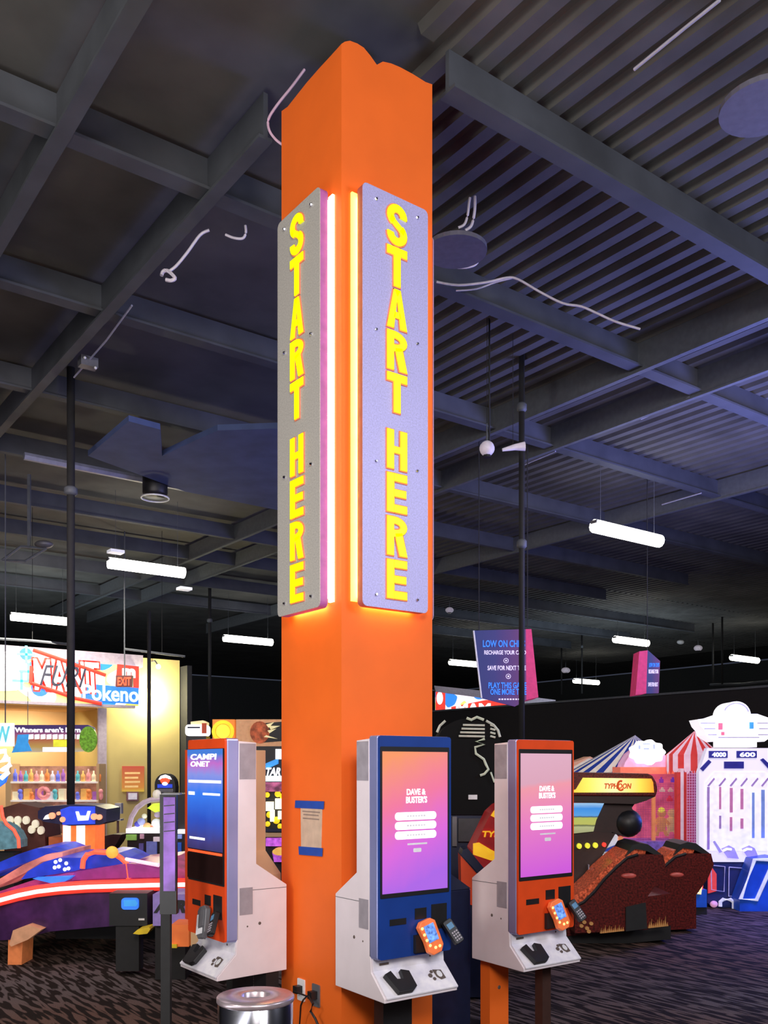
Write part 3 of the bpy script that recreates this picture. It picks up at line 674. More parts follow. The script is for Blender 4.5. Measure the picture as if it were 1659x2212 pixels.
# ================================================================== PRIZE STORE (plane y = 12.5)
def sx(px): return ony(px, 1655, 12.5).x
def sz(px, py): return ony(px, py, 12.5).z
struct(MB().box(sx(228), 12.5, 0, sx(388), 14.2, 3.62).build('wall_store', wallm))
struct(MB().box(-4, 12.5, sz(228, 1530), sx(228), 12.8, 3.62).build('wall_header', tan))
struct(MB().box(-4, 14.2, 0, sx(390), 14.4, 3.6).build('wall_store_back', tan))
struct(MB().box(-4, 12.8, sz(228, 1530), sx(228), 14.2, sz(228, 1530) + .1).build('trim_30', tan))
struct(MB().box(-4.5, 12.30, 3.42, sx(300), 12.5, 3.64).build('trim_31', lav))
struct(MB().box(sx(210), 12.44, 0, sx(228), 12.5, sz(228, 1530)).build('trim_32', lav))
struct(MB().box(sx(390), 12.2, 0, sx(400), 12.6, 3.5).build('trim_33', matte))
graf = patchy('graffiti_print', [(.02, .10, .75), (.9, .85, .2), (.95, .93, 1.0), (.9, .85, .25), (.03, .25, .85), (.9, .9, .98), (.9, .80, .10)], 1.0, .9)
sg = thing('store_sign', 'bright graffiti-style prize store sign with white lettering, far left', 'sign', (sx(100), 12.3, 2.45))
X = lambda px: sx(px) - sx(100)
zb, zt = sz(150, 1521) - 2.45, 3.42 - 2.45
MB().box(X(-160), -.10, zb, X(286), .0, zt).build('panel', graf, sg)
MB().box(X(-160), -.12, zb - .05, X(278), .0, zb).build('bottom_rail', lav, sg)
def Zs(py, px=150): return sz(px, py) - 2.45
MB().prism([(X(-120), Zs(1425)), (X(30), Zs(1420)), (X(62), Zs(1460)), (X(25), Zs(1500)), (X(-110), Zs(1510))], -.115, -.10).build('white_patch', whitee, sg)
MB().prism([(X(60), Zs(1416)), (X(214), Zs(1458)), (X(211), Zs(1500)), (X(150), Zs(1508)), (X(54), Zs(1482))], -.118, -.10).build('white_band', whitee, sg)
for p0, p1 in (((60, 1415), (214, 1458)), ((54, 1483), (150, 1511)), ((56, 1448), (54, 1484)), ((150, 1511), (205, 1520))):
    MB().tube([(X(p0[0]), -.13, Zs(p0[1])), (X(p1[0]), -.13, Zs(p1[1]))], .035, 6).build('red_line', mat('lit_red', (.9, .05, .03), emit=.8), sg)
m = MB()
for du, dv in ((-.03, -.03), (.03, -.03), (-.03, .03), (.03, .03)): m.text('MANT', X(63) + du, X(202) + du, Zs(1497) + dv, Zs(1432) + dv, -.119, .010, shear=-.05, bold=.02)
m.build('letter_outline', mat('lit_red', (.9, .05, .03)), sg)
MB().text('MANT', X(63), X(202), Zs(1497), Zs(1432), -.131, .012, shear=-.05, bold=.02).build('lettering', whitee, sg)
MB().text('FURI', X(72), X(160), Zs(1488), Zs(1444), -.150, .01, bold=.0, shear=.3).build('dark_lettering', mat('sign_black', (.03, .03, .06)), sg)
MB().prism([(X(163), Zs(1478)), (X(285), Zs(1482)), (X(285), Zs(1518)), (X(163), Zs(1514))], -.124, -.10).build('blue_patch', mat('lit_blue', (.03, .18, .85), emit=.8), sg)
MB().text('Pokeno', X(165), X(284), Zs(1514), Zs(1480), -.131, .012, bold=.02).build('lettering', mat('lit_pale_blue', (.72, .92, 1), emit=.9), sg)
MB().prism([(X(240), Zs(1432)), (X(286), Zs(1434)), (X(286), Zs(1486)), (X(236), Zs(1480))], -.12, -.10).build('red_square', mat('lit_red', (.9, .05, .03)), sg)
MB().text('m', X(250), X(278), Zs(1460), Zs(1440), -.12, .012, bold=.06).build('lettering', whitee, sg)
for px, py, r in ((45, 1424, 12), (75, 1492, 17)): MB().prism(ell(X(px), Zs(py), .13 * r / 15, .13 * r / 15, 14), -.125, -.1).build('blue_blob', mat('lit_blue', (.03, .18, .85), emit=.8), sg)
m = MB()
for px, py in ((45, 1425), (50, 1460), (35, 1480)):
    c = (X(px), Zs(py)); m.prism([(c[0] - .15, c[1] - .02), (c[0] + .15, c[1] - .02), (c[0] + .15, c[1] + .02), (c[0] - .15, c[1] + .02)], -.13, -.115); m.prism([(c[0] - .02, c[1] - .15), (c[0] + .02, c[1] - .15), (c[0] + .02, c[1] + .15), (c[0] - .02, c[1] + .15)], -.13, -.115)
m.build('teal_cross', mat('lit_teal', (.15, .65, .75), emit=.6), sg)
# exit sign
ex = Fr('exit_sign', 'red exit sign hanging in front of the prize store sign', 'sign', 268, 16.0)
ex.rect('box', 250, 1459, 286, 1484, 0, .06, mat('exit_box', (.08, .01, .01), .5)); ex.text('lettering', 'EXIT', 254, 1463, 283, 1481, -.005, mat('exit_red', (1, .06, .02), emit=1.6), bold=.03)
MB().tube([(0, .03, ex.z(1459)), (0, .03, 5.685)], .012, 6).build('hanger', pipe_m, ex.o)
# spotlight on yellow wall
c = ony(342, 1440, 12.2)
o = thing('wall_spotlight', 'small bright spotlight washing the yellow store wall', 'light', tuple(c))
MB().ball((0, 0, 0), .045).build('bulb', tube_l, o); MB().tube([(0, .02, .03), (0, .15, .12), (0, .30, .12)], .015, 6).build('arm', grey, o)
l = bpy.data.lights.new('wall_spotlight_glow', 'POINT'); l.energy = 110; l.color = (1, .95, .65); l.shadow_soft_size = .05
lo = bpy.data.objects.new('wall_spotlight_glow', l); COL.objects.link(lo); lo.location = ony(333, 1503, 12.2)
# posters
def wallthing(name, label, cat, px, py):
    v = ony(px, py, 12.48); return thing(name, label, cat, (v.x, 12.49, v.z)), (lambda a, b: (ony(a, b, 12.48).x - v.x, ony(a, b, 12.48).z - v.z))
o, q = wallthing('wall_poster', 'orange and yellow poster on the yellow store wall', 'poster', 287, 1682)
MB().prism([q(264, 1655), q(311, 1655), q(311, 1710), q(264, 1710)], -.02, 0).build('sheet', grad('poster_print', [(0, (.85, .62, .05)), (.18, (.8, .30, .03)), (.8, (.75, .16, .02)), (1, (.8, .10, .02))], 'Z', .75, .05), o)  # glow added to the poster print to brighten it
m = MB()
for k, y in enumerate((1668, 1678, 1687, 1697)): a_, b_ = q(269, y); c_, d_ = q(302 - 4 * (k % 2), y + 4); m.box(a_, -.024, d_, c_, -.02, b_)
m.build('printed_lines', mat('poster_cream', (.9, .6, .25), .7, emit=.2), o)
o, q = wallthing('framed_notice', 'small white framed notice below the orange poster', 'notice', 285, 1721)
MB().prism([q(273, 1710), q(298, 1710), q(298, 1730), q(273, 1730)], -.03, 0).build('frame', mat('frame_brown', (.25, .12, .14), .5), o)
MB().prism([q(276, 1713), q(295, 1713), q(295, 1727), q(276, 1727)], -.035, -.03).build('sheet', mat('notice_white', (.75, .72, .85), .6, emit=.15), o)
o = Fr('sanitizer_stand', 'small white dispenser stand against the yellow wall', 'stand', 254, 13.6)
o.rect('dispenser', 248, 1735, 262, 1758, 0, .1, whitep); o.rect('window', 252, 1744, 257, 1755, -.006, 0, grey); o.rect('post', 252, 1758, 256, 1862, .03, .06, mat('stand_brown', (.2, .1, .1))); o.rect('drip_tray', 247, 1769, 261, 1773, -.05, .1, whitep)
MB().box(-.12, -.08, 0, .12, .16, .02).build('base', grey, o.o)
# store interior
bn = Fr('hanging_banner', "colourful Winners banner with green pickle end inside the prize store", 'banner', 118, 14.4)
bn.poly('panel', [(28, 1566), (190, 1566), (203, 1572), (208, 1590), (203, 1608), (190, 1622), (165, 1624), (40, 1625), (28, 1620)], 0, .06, grad('banner_print', [(0, (.95, .9, .8)), (.25, (.9, .55, .15)), (.5, (.8, .25, .12)), (.72, (.55, .15, .35)), (.9, (.10, .05, .25))], 'Z', .55, .12))
bn.poly('pickle', ell(190, 1597, 19, 28, 20), -.04, 0, mat('pickle_green', (.20, .45, .04), .5, emit=.3, scale=25, var=.5))
bn.text('lettering', "Winners aren't born,", 32, 1571, 178, 1584, -.005, whitee, bold=.03)
m = MB()
for k in range(9): x = 62 + k * 13; m.prism(bn.P([(x, 1587), (x + 10, 1586), (x + 10, 1596), (x, 1597)], -.005), -.012, 0)
m.build('script_strokes', whitee, bn.o)
bn.poly('blue_figure', [(38, 1587), (62, 1586), (60, 1604), (68, 1622), (25, 1626), (34, 1608)], -.02, 0, mat('lit_sky', (.05, .35, .85), emit=.5))
bn.rect('yellow_card', 115, 1598, 147, 1613, -.02, 0, mat('lit_yellow', (.85, .85, .05), emit=.6)); bn.rect('white_strip', 92, 1614, 150, 1624, -.02, 0, whitee)
for px in (60, 160): MB().tube([bn.V(px, 1566), (bn.x(px), 0, bn.z(1535) + .30)], .006, 5).build('hanger_wire', pipe_m, bn.o)
ws = Fr('hanging_sign', 'pale blue sign board with script at the far left edge', 'sign', 10, 11.5)
ws.rect('board', -30, 1562, 28, 1612, 0, .05, whitee); m = MB()
ws.text('lettering', 'SW', -22, 1568, 22, 1604, -.004, mat('lit_teal', (.1, .5, .7)), bold=.03)
MB().tube([(0, .02, ws.z(1562)), (0, .02, 5.685)], .008, 5).build('hanger', pipe_m, ws.o)
# shelves with prizes
sh = Fr('prize_shelf', 'white wall shelving packed with small toys in the prize store', 'shelving', 120, 15.2)
sh.rect('back_panel', 24, 1655, 212, 1800, .30, .33, mat('shelf_back', (.35, .18, .13), .8, emit=.12, scale=9, var=.5))
for y in (1688, 1728, 1765): sh.rect('shelf', 22, y, 212, y + 4, -.05, .30, mat('shelf_white', (.9, .82, .75), .5, emit=.35))
sh.rect('side_panel', 12, 1650, 24, 1863, -.05, .33, tan); sh.rect('side_panel', 208, 1650, 214, 1863, -.05, .33, tan)
cols = [('blue', (.15, .18, .75)), ('purple', (.35, .12, .45)), ('teal', (.10, .45, .5)), ('amber', (.85, .45, .12)), ('pink', (.85, .30, .30)), ('cream', (.85, .75, .50)), ('orange', (.85, .25, .06)), ('pale grey', (.65, .62, .68))]
def small(name, px, py, w_, h_, d, k, label, cat, grp, shape='bottle'):
    cn, cc_ = cols[k % 8]; f = Fr(name, label, cat, px, d, group=grp)
    s = d / FPX; mm = mat('prize_' + cn.replace(' ', '_'), cc_, .5, emit=.35); zb_ = f.z(py)
    f.o.location.z = zb_
    if shape == 'bottle': MB().lathe([(0, 0), (w_ * s / 2, 0), (w_ * s / 2, h_ * s * .6), (w_ * s * .2, h_ * s * .75), (w_ * s * .2, h_ * s), (0, h_ * s)], n=10).build('bottle', mm, f.o, smooth=True)
    elif shape == 'ring':
        m = MB(); R_ = h_ * s / 2 * .68; m.tube([(R_ * math.cos(t * math.pi / 8), 0, h_ * s / 2 + R_ * math.sin(t * math.pi / 8)) for t in range(17)], h_ * s * .16, 8); m.build('ring', mm, f.o, smooth=True)
    elif shape == 'box': MB().box(-w_ * s / 2, 0, 0, w_ * s / 2, .12, h_ * s).build('box', mm, f.o)
    else:
        MB().ball((0, 0, h_ * s * .35), h_ * s * .35, (w_ / h_ * 1.1, .8, 1), 10, 7).build('body', mm, f.o, smooth=True)
        MB().ball((0, -.02, h_ * s * .78), h_ * s * .22, (1, 1, 1), 10, 7).build('head', mm, f.o, smooth=True)
x = 33
for k in range(15):
    if 140 < x < 166: x = 168
    n_ = cols[k % 8][0]
    small('prize_bottle', x, 1688, 9, 23 if k % 3 else 27, 15.2, k, '%s bottle on the top shelf of the prize store' % n_, 'bottle', 'bottles on the top prize shelf'); x += 11.5
x = 32
for k in range(14):
    if 142 < x < 166: x = 168
    sh_ = 'ring' if k == 5 else ('plush' if k % 2 else 'box'); n_ = cols[(k * 3 + 5) % 8][0]
    small('prize_toy', x, 1728, 12, 30 if k == 5 else (24 if k % 3 else 18), 15.2, k * 3 + 5, '%s toy %s on the middle prize shelf' % (n_, {'ring': 'ring', 'plush': 'plush', 'box': 'box'}[sh_]), 'toy', 'toys on the middle prize shelf', sh_); x += 12.5
x = 30
for k in range(14):
    if 142 < x < 162: x = 168
    n_ = cols[(k * 5 + 3) % 8][0]; sh_ = 'plush' if k % 3 else 'box'
    small('prize_toy', x, 1765, 13, 26 if k % 2 else 20, 15.2, k * 5 + 3, '%s toy %s on the lowest prize shelf' % (n_, sh_), 'toy', 'toys on the lowest prize shelf', sh_); x += 12.5

# ================================================================== LEFT GAMES
purp = mat('purple_hull', (.06, .015, .10), .35, scale=6, var=.6)
gt = Fr('game_table', 'big purple oval game table with glowing red rim, far left', 'game', 200, 7.4)
gt.poly('hull', [(-60, 1960), (0, 1938), (60, 1924), (140, 1914), (400, 1911), (405, 1990), (350, 1992), (250, 2000), (110, 2012), (60, 2024), (20, 2030), (-60, 2035)], 0, 1.35, purp)
gt.poly('deck', [(-60, 1955), (0, 1925), (60, 1905), (140, 1888), (250, 1876), (345, 1866), (404, 1880), (404, 1912), (140, 1914), (60, 1924), (0, 1938), (-60, 1962)], .12, 1.3, mat('magenta_deck', (.45, .05, .20), .3, emit=.25, scale=8, var=.4))
rim = [(-60, 1966), (-20, 1950), (10, 1942), (40, 1934), (80, 1926), (130, 1920), (190, 1916), (260, 1914), (330, 1912), (405, 1911)]
MB().tube([gt.V(a, b - 1, -.02) for a, b in rim], .050, 10).build('rim_glow', mat('red_rim', (1, .05, .03), emit=.9, var=.1), gt.o, smooth=True)
MB().tube([gt.V(a, b, -.065) for a, b in rim], .017, 8).build('rim_tube', mat('rim_tube', (1, .62, .6), emit=2.2), gt.o, smooth=True)
lb = mat('blue_dome', (.02, .05, .55), .3, emit=.30, scale=5, var=.4)
gt.poly('dome', [(-40, 1885), (0, 1862), (40, 1845), (80, 1832), (105, 1832), (130, 1842), (95, 1850), (60, 1862), (0, 1882), (-40, 1905)], .5, 1.2, lb)
gt.poly('band', [(-40, 1918), (0, 1898), (50, 1868), (100, 1846), (135, 1842), (135, 1852), (90, 1862), (55, 1885), (0, 1912), (-40, 1930)], .35, 1.1, mat('pink_band', (.75, .22, .18), .5, emit=.35, scale=5, var=.5))
gt.poly('dome', [(45, 1900), (60, 1882), (95, 1862), (125, 1853), (180, 1853), (180, 1876), (160, 1882)], .2, 1.0, lb)
gt.poly('dome', [(182, 1878), (186, 1855), (210, 1846), (240, 1848), (262, 1858), (275, 1866), (255, 1868)], .25, 1.0, lb)
gt.poly('blue_inlay', [(70, 1898), (155, 1894), (140, 1904), (110, 1908)], -.01, .11, mat('lit_blue', (.03, .18, .85)))
gt.poly('purple_apron', [(160, 1884), (275, 1865), (345, 1870), (345, 1895), (220, 1898), (155, 1902)], .08, .13, mat('purple_apron', (.28, .03, .25), .4, emit=.2))
m = MB()
m.tube([gt.V(a, b, .1) for a, b in ((178, 1876), (180, 1858), (188, 1846), (205, 1840), (238, 1842))], .022, 8); m.build('tube_rail', mat('coral_tube', (1, .12, .06), emit=.8), gt.o)
m = MB(); m.tube([gt.V(a, b, .1) for a, b in ((244, 1842), (262, 1854), (274, 1866), (278, 1898))], .022, 8); m.build('tube_rail', mat('coral_tube', (1, .2, .1)), gt.o)
MB().ball(gt.V(242, 1841, .05), .05, (1, .8, 1)).build('corner_light', mat('amber_soft', (1, .42, .06), emit=.8), gt.o, smooth=True)
MB().tube([gt.V(272, 1856, .1), gt.V(343, 1869, .0)], .016, 8).build('pale_rail', mat('lit_pink', (1, .6, .75), emit=.9), gt.o)
m = MB()
for a, b in ((120, 1862), (130, 1858), (143, 1865), (127, 1872), (140, 1878), (118, 1874), (148, 1876)): m.ball(gt.V(a, b, .18), .016, u=8, v=6)
m.build('white_stud', whitee, gt.o)
gt.poly('leg', [(18, 2020), (50, 2010), (46, 2100), (34, 2155), (15, 2155)], .02, .25, mat('orange_leg', (.85, .25, .08), .5, emit=.12))
gt.poly('front_foot', [(20, 2040), (28, 2010), (60, 1998), (90, 2008), (60, 2030), (24, 2045)], -.1, .0, mat('amber_foot', (.7, .35, .2), .5, emit=.12))
gt.rect('base', 120, 1990, 340, 2028, .4, 1.2, matte)
# striped column + hexagon marquee
gc = Fr('game_tower', 'white and orange striped lit tower with dark hexagonal marquee', 'game', 170, 9.2)
gc.rect('tower', 135, 1780, 205, 1870, 0, .32, mat('orange_glow', (1, .16, .03), emit=.9, var=.1))
for a, b in ((136, 152), (165, 183)): gc.rect('light_stripe', a, 1783, b, 1856, -.01, 0, mat('cream_glow', (1, .93, .88), emit=1.2))
gc.poly('marquee', [(82, 1752), (98, 1742), (160, 1738), (205, 1740), (230, 1748), (229, 1776), (215, 1782), (150, 1784), (95, 1775), (82, 1768)], -.08, .40, mat('marquee_dark', (.02, .02, .07), .4))
gc.poly('blue_face', [(130, 1749), (150, 1742), (205, 1742), (205, 1780), (135, 1782)], -.095, -.08, mat('lit_deep_blue', (.02, .06, .65), emit=.6))
gc.poly('white_cup', [(163, 1753), (169, 1753), (172, 1762), (186, 1762), (189, 1752), (195, 1752), (190, 1772), (168, 1773)], -.11, -.095, whitee)
m = MB()
for a, b, r in ((120, 1761, 7), (143, 1769, 6), (134, 1756, 4), (210, 1763, 7), (221, 1764, 6)): m.prism([(gc.x(a) + u, gc.z(b) + v) for u, v in ell(0, 0, r * 9.2 / FPX, r * 9.2 / FPX, 12)], -.11, -.08)
m.build('fruit_icon', mat('orange_pink', (1, .35, .18), emit=.9), gc.o)
gc.poly('white_arrow', [(93, 1770), (98, 1762), (104, 1759), (106, 1769)], -.09, -.08, whitee)
gc.rect('foot', 140, 1870, 200, 1940, .05, .30, matte)
# toothed wheel game and teal rounded game
tg = Fr('toothed_game', 'dark game with rows of pale oval plates left of the striped tower', 'game', 60, 9.6)
tg.poly('body', [(5, 1745), (40, 1735), (85, 1745), (95, 1790), (100, 1850), (10, 1850)], .02, .5, mat('dark_red_brown', (.10, .03, .02), .6))
for k, (a, b) in enumerate(((15, 1770), (32, 1770), (50, 1770), (70, 1778), (82, 1792), (62, 1790), (30, 1785))):
    tg.poly('plate', ell(a + 5, b + 2, 7, 9, 12), -.02, .02, mat('pale_plate', (.85, .82, .62), .5, emit=.4))
tg.rect('crate', 105, 1808, 135, 1828, .05, .4, mat('crate_orange', (.55, .16, .05), .6)); tg.rect('base', 10, 1850, 95, 1945, .05, .5, matte)
te = Fr('rounded_game', 'teal rounded game side with coral edge at the left border', 'game', 5, 9.0)
te.poly('side_panel', [(-60, 1775), (0, 1778), (15, 1785), (30, 1798), (38, 1815), (38, 1832), (-60, 1842)], .05, .3, mat('teal_panel', (.13, .30, .36), .5, emit=.15, var=.3))
m = MB().tube([te.V(a, b, .05) for a, b in ((2, 1740), (6, 1765), (14, 1780), (30, 1793), (40, 1812), (41, 1832))], .018, 8); m.build('edge_tube', mat('coral_tube', (1, .2, .1)), te.o)
te.rect('base', -60, 1842, 30, 2006, .1, .3, matte)
cu_ = Fr('curled_sign', 'white curled sign with blue tip at the left border above the game', 'sign', 0, 8.4)
m = MB(); m.tube([cu_.V(a, b) for a, b in ((-10, 1625), (12, 1622), (14, 1632), (0, 1645), (20, 1640), (22, 1652), (2, 1665), (18, 1660), (18, 1668), (2, 1682))], .022, 8); m.build('curl', whitee, cu_.o)
cu_.poly('blue_tip', [(-20, 1672), (4, 1672), (16, 1670), (10, 1690), (-6, 1702), (-20, 1705)], 0, .04, mat('lit_blue', (.03, .18, .85)))
MB().tube([cu_.V(-15, 1626), (cu_.x(-15), 0, 5.685)], .006, 6).build('hanger', matte, cu_.o)
# claw machine
cm = Fr('claw_machine', 'dome-topped prize machine with white light band before the yellow wall', 'game', 325, 10.6)
cm.rect('body', 275, 1800, 400, 1955, 0, .7, black)
cm.rect('light_band', 272, 1790, 348, 1800, -.05, .7, whitee); cm.rect('light_band', 380, 1793, 402, 1801, -.05, .7, whitee)
m = MB().tube([cm.V(a, b) for a, b in ((278, 1790), (284, 1765), (296, 1745), (312, 1733), (325, 1728), (348, 1726))], .03, 8); m.build('dome_frame', mat('pink_grey_frame', (.62, .5, .58), .4, emit=.15), cm.o)
cm.rect('back_panel', 350, 1715, 400, 1792, .1, .6, black)
MB().box(cm.x(322), .0, cm.z(1731), cm.x(350), .3, cm.z(1725)).build('dome_top', whitee, cm.o)
MB().ball(cm.V(339, 1716), .05, (1, 1, 1.1)).build('dome_knob', mat('cream_plastic', (.85, .8, .65), .4, emit=.3), cm.o, smooth=True)
for k, (a, b, r, cc_) in enumerate(((305, 1775, 9, (.35, .4, .75)), (318, 1785, 9, (.85, .5, .2)), (338, 1778, 11, (.8, .85, 1)), (297, 1780, 7, (.08, .08, .5)), (312, 1763, 6, (.85, .85, .65)), (340, 1760, 7, (.45, .35, .55)), (328, 1788, 6, (.9, .25, .15)))):
    f = Fr('capsule_toy', ['blue', 'orange', 'white', 'navy', 'cream', 'mauve', 'red'][k] + ' toy inside the dome-topped prize machine', 'toy', a, 10.8, group='toys in the dome machine')
    z_ = f.z(b); f.o.location.z = z_; MB().ball((0, 0, 0), r * 10.8 / FPX, (1, .8, .9), 10, 8).build('ball', mat('toy_%d' % k, cc_, .5, emit=.3), f.o, smooth=True)
cm.poly('lime_panel', [(318, 1746), (330, 1736), (347, 1735), (347, 1752), (335, 1755), (318, 1745)], .05, .1, mat('lit_lime', (.6, .85, .05), emit=.7))
for k, (a, b, c_, d_, cc_) in enumerate(((272, 1803, 294, 1815, (.25, .5, .1)), (302, 1802, 310, 1812, (.55, .3, .4)), (316, 1818, 338, 1846, (.15, .18, .5)), (331, 1808, 347, 1818, (.8, .7, .75)), (300, 1822, 309, 1855, (.10, .08, .28)), (383, 1803, 392, 1812, (.25, .35, .8)), (381, 1820, 391, 1865, (.02, .10, .5)))):
    cm.rect('front_prize', a, b, c_, d_, -.03, 0, mat('fp_%d' % k, cc_, .5, emit=.25))
mk = Fr('round_marquee', 'black round-topped marquee with red and white emblem by the yellow wall', 'sign', 356, 11.6)
mk.poly('head', ell(356, 1700, 23, 30, 24, 0, 180) [::-1] + [(333, 1722), (379, 1722)] if False else [(335, 1722), (334, 1700)] + [(356 + 22 * math.cos(math.radians(a)), 1695 - 24 * math.sin(math.radians(a))) for a in range(180, -1, -15)] + [(379, 1700), (378, 1722)], 0, .2, black)
mk.poly('white_arc', [(342, 1684), (347, 1676), (357, 1673), (367, 1677), (371, 1684), (365, 1683), (357, 1680), (348, 1684)], -.01, 0, whitee)
mk.poly('red_emblem', [(345, 1685), (350, 1681), (362, 1681), (367, 1686), (363, 1692), (349, 1692)], -.012, 0, mat('exit_red', (1, .06, .02)))
mk.poly('white_drop', ell(356, 1693, 6, 4, 12), -.015, 0, whitee)
mk.rect('blue_face', 340, 1694, 372, 1702, -.008, 0, mat('lit_deep_blue', (.02, .06, .65))); mk.rect('grey_sill', 338, 1704, 374, 1711, -.03, 0, grey); mk.rect('post', 345, 1722, 370, 1926, .02, .18, matte)
# boxes behind the display stand
bx = Fr('racing_cabinet', 'lavender cabinet with slanted black ATR lettering behind the stand', 'game', 385, 6.85)
bx.rect('body', 330, 1932, 412, 2000, 0, .35, mat('lavender_box', (.28, .20, .55), .5, emit=.15)); bx.text('lettering', 'ATR', 332, 1944, 402, 1972, -.003, black, bold=.06, shear=.25)
bx.rect('orange_front', 369, 1998, 408, 2045, -.25, .0, mat('orange_box', (.95, .20, .04), .5, emit=.25)); bx.rect('base', 335, 2000, 400, 2116, .05, .3, matte); bx.rect('yellow_clip', 368, 2040, 382, 2048, -.27, -.1, yel)
sb = Fr('screen_box', 'black box with small glowing blue screen beside the purple table', 'game', 278, 7.02)
sb.rect('body', 236, 1930, 318, 2000, 0, .2, black); sb.rect('foot', 250, 2000, 300, 2098, .02, .15, matte); sb.poly('screen', rrect(262, 1940, 299, 1965, 7), -.02, 0, mat('lit_blue', (.03, .18, .85)))
sb.poly('screen_text', [(267, 1945), (293, 1944), (297, 1952), (294, 1958), (268, 1958)], -.026, -.02, mat('lit_sky', (.4, .8, 1))); sb.rect('white_slot', 299, 1984, 312, 1988, -.01, 0, whitep)
sb.poly('yellow_tray', [(287, 2017), (296, 2009), (322, 2003), (325, 2007), (318, 2017), (300, 2019)], -.15, .02, yel)
# behind left kiosk: machine toppers
tp = Fr('arcade_topper', 'white ball-shaped arcade topper with orange base above left kiosk', 'topper', 420, 12.0)
tp.poly('head', rrect(400, 1565, 447, 1590, 8), 0, .25, whitee); tp.poly('cap', [(412, 1559), (438, 1556), (446, 1560), (446, 1566), (412, 1568)], .02, .2, mat('lit_cream', (.95, .8, .4), emit=.5)); tp.rect('orange_side', 436, 1562, 446, 1584, -.01, .0, redor)
tp.rect('dark_print', 405, 1570, 432, 1573, -.008, 0, navy); tp.rect('cabinet', 402, 1590, 445, 1920, .02, .3, black)
tq = Fr('coin_cabinet', 'orange cabinet top with big yellow coin ring above left kiosk', 'game', 483, 12.4)
tq.rect('top_panel', 459, 1554, 507, 1610, 0, .3, mat('lit_orange', (.95, .30, .05), emit=.35)); tq.rect('cabinet', 459, 1610, 507, 1909, .02, .3, black)
m = MB()
c = tq.V(482, 1580); s_ = 12.4 / FPX
for k in range(24):
    a0, a1 = k * math.pi / 12, (k + 1) * math.pi / 12
    m.prism([(c[0] + r * s_ * math.cos(t), c[2] + r * s_ * math.sin(t)) for r, t in ((24, a0), (24, a1), (17, a1), (17, a0))], -.02, 0)
m.build('coin_ring', mat('lit_gold', (1, .65, .02), emit=.8), tq.o)
m = MB(); m.prism([(c[0] + 15 * s_ * math.cos(t * math.pi / 9), c[2] + 15 * s_ * math.sin(t * math.pi / 9)) for t in range(18)], -.014, 0); m.build('coin_face', mat('lit_lime_yellow', (.9, .95, .05), emit=.8), tq.o)
bb = Fr('basketball_cabinet', 'tan basketball game header with burning ball picture by the column', 'game', 560, 12.2)
bb.rect('header', 510, 1554, 620, 1615, 0, .3, mat('lit_tan', (.80, .42, .20), .6, emit=.25)); bb.poly('black_flames', [(560, 1563), (620, 1558), (620, 1600), (570, 1604), (545, 1590)], -.008, 0, black)
bb.poly('ball_picture', ell(561, 1582, 21, 24, 20), -.02, 0, mat('ball_orange', (.55, .12, .04), .6, emit=.25, scale=14, var=.6)); m = MB()
for p in ([(575, 1565), (592, 1560), (580, 1572)], [(578, 1578), (597, 1574), (582, 1584)], [(575, 1588), (600, 1596), (570, 1592)], [(580, 1568), (605, 1568), (585, 1576)]): m.prism(bb.P(p, -.02), -.025, -.01)
m.build('flame', mat('lit_cream', (.95, .8, .4)), bb.o); bb.rect('post', 515, 1615, 560, 1912, .05, .28, black)
sm = Fr('star_machine', 'colourful star prize machine glimpsed left of the orange column', 'game', 592, 11.0)
sm.rect('cabinet', 548, 1612, 640, 1940, .1, .6, black); sm.rect('white_sign', 595, 1618, 606, 1640, 0, .1, whitee); sm.poly('teal_stripe', [(572, 1650), (600, 1638), (600, 1650), (572, 1662)], .02, .1, mat('lit_sky', (.4, .8, 1)))
sm.text('lettering', 'TAR', 572, 1658, 606, 1676, .0, whitee, bold=.04, shear=.2); sm.rect('light_panel', 572, 1676, 625, 1688, .02, .1, mat('lit_pale_blue', (.72, .92, 1)))
sm.rect('mauve_panel', 572, 1690, 625, 1710, .02, .1, mat('lit_mauve', (.5, .12, .25), emit=.4, scale=12, var=.7))
for k, (a, b, r) in enumerate(((577, 1717, 6), (600, 1715, 7), (610, 1720, 6), (582, 1760, 7), (597, 1772, 8), (578, 1780, 6), (605, 1785, 6))): MB().ball(sm.V(a, b, .05), r * 11 / FPX, u=10, v=7).build('yellow_ball', mat('lit_gold', (1, .65, .02)), sm.o, smooth=True)
m = MB()
for a, b, c_, d_ in ((574, 1732, 590, 1752), (594, 1725, 612, 1748), (583, 1750, 592, 1775), (600, 1752, 610, 1770)): m.prism(sm.P([(a, b), (c_, b), (c_, d_), (a, d_)]), .0, .08)
m.build('white_pillar', mat('lit_cream_white', (1, .95, .7), emit=.9), sm.o)
sm.rect('blue_band', 574, 1790, 625, 1797, .0, .1, navy); sm.rect('wood_band', 572, 1799, 625, 1808, .0, .1, tan); sm.rect('purple_band', 574, 1811, 625, 1828, .0, .1, mat('lit_violet', (.5, .10, .75), emit=.7, scale=14, var=.6))
sm.poly('yellow_disc', ell(604, 1840, 16, 8, 16), -.05, .1, mat('lit_amber', (.9, .5, .1), emit=.5)); sm.poly('purple_drum', [(588, 1842), (620, 1842), (620, 1862), (592, 1862)], -.04, .1, mat('lit_violet', (.5, .10, .75)))

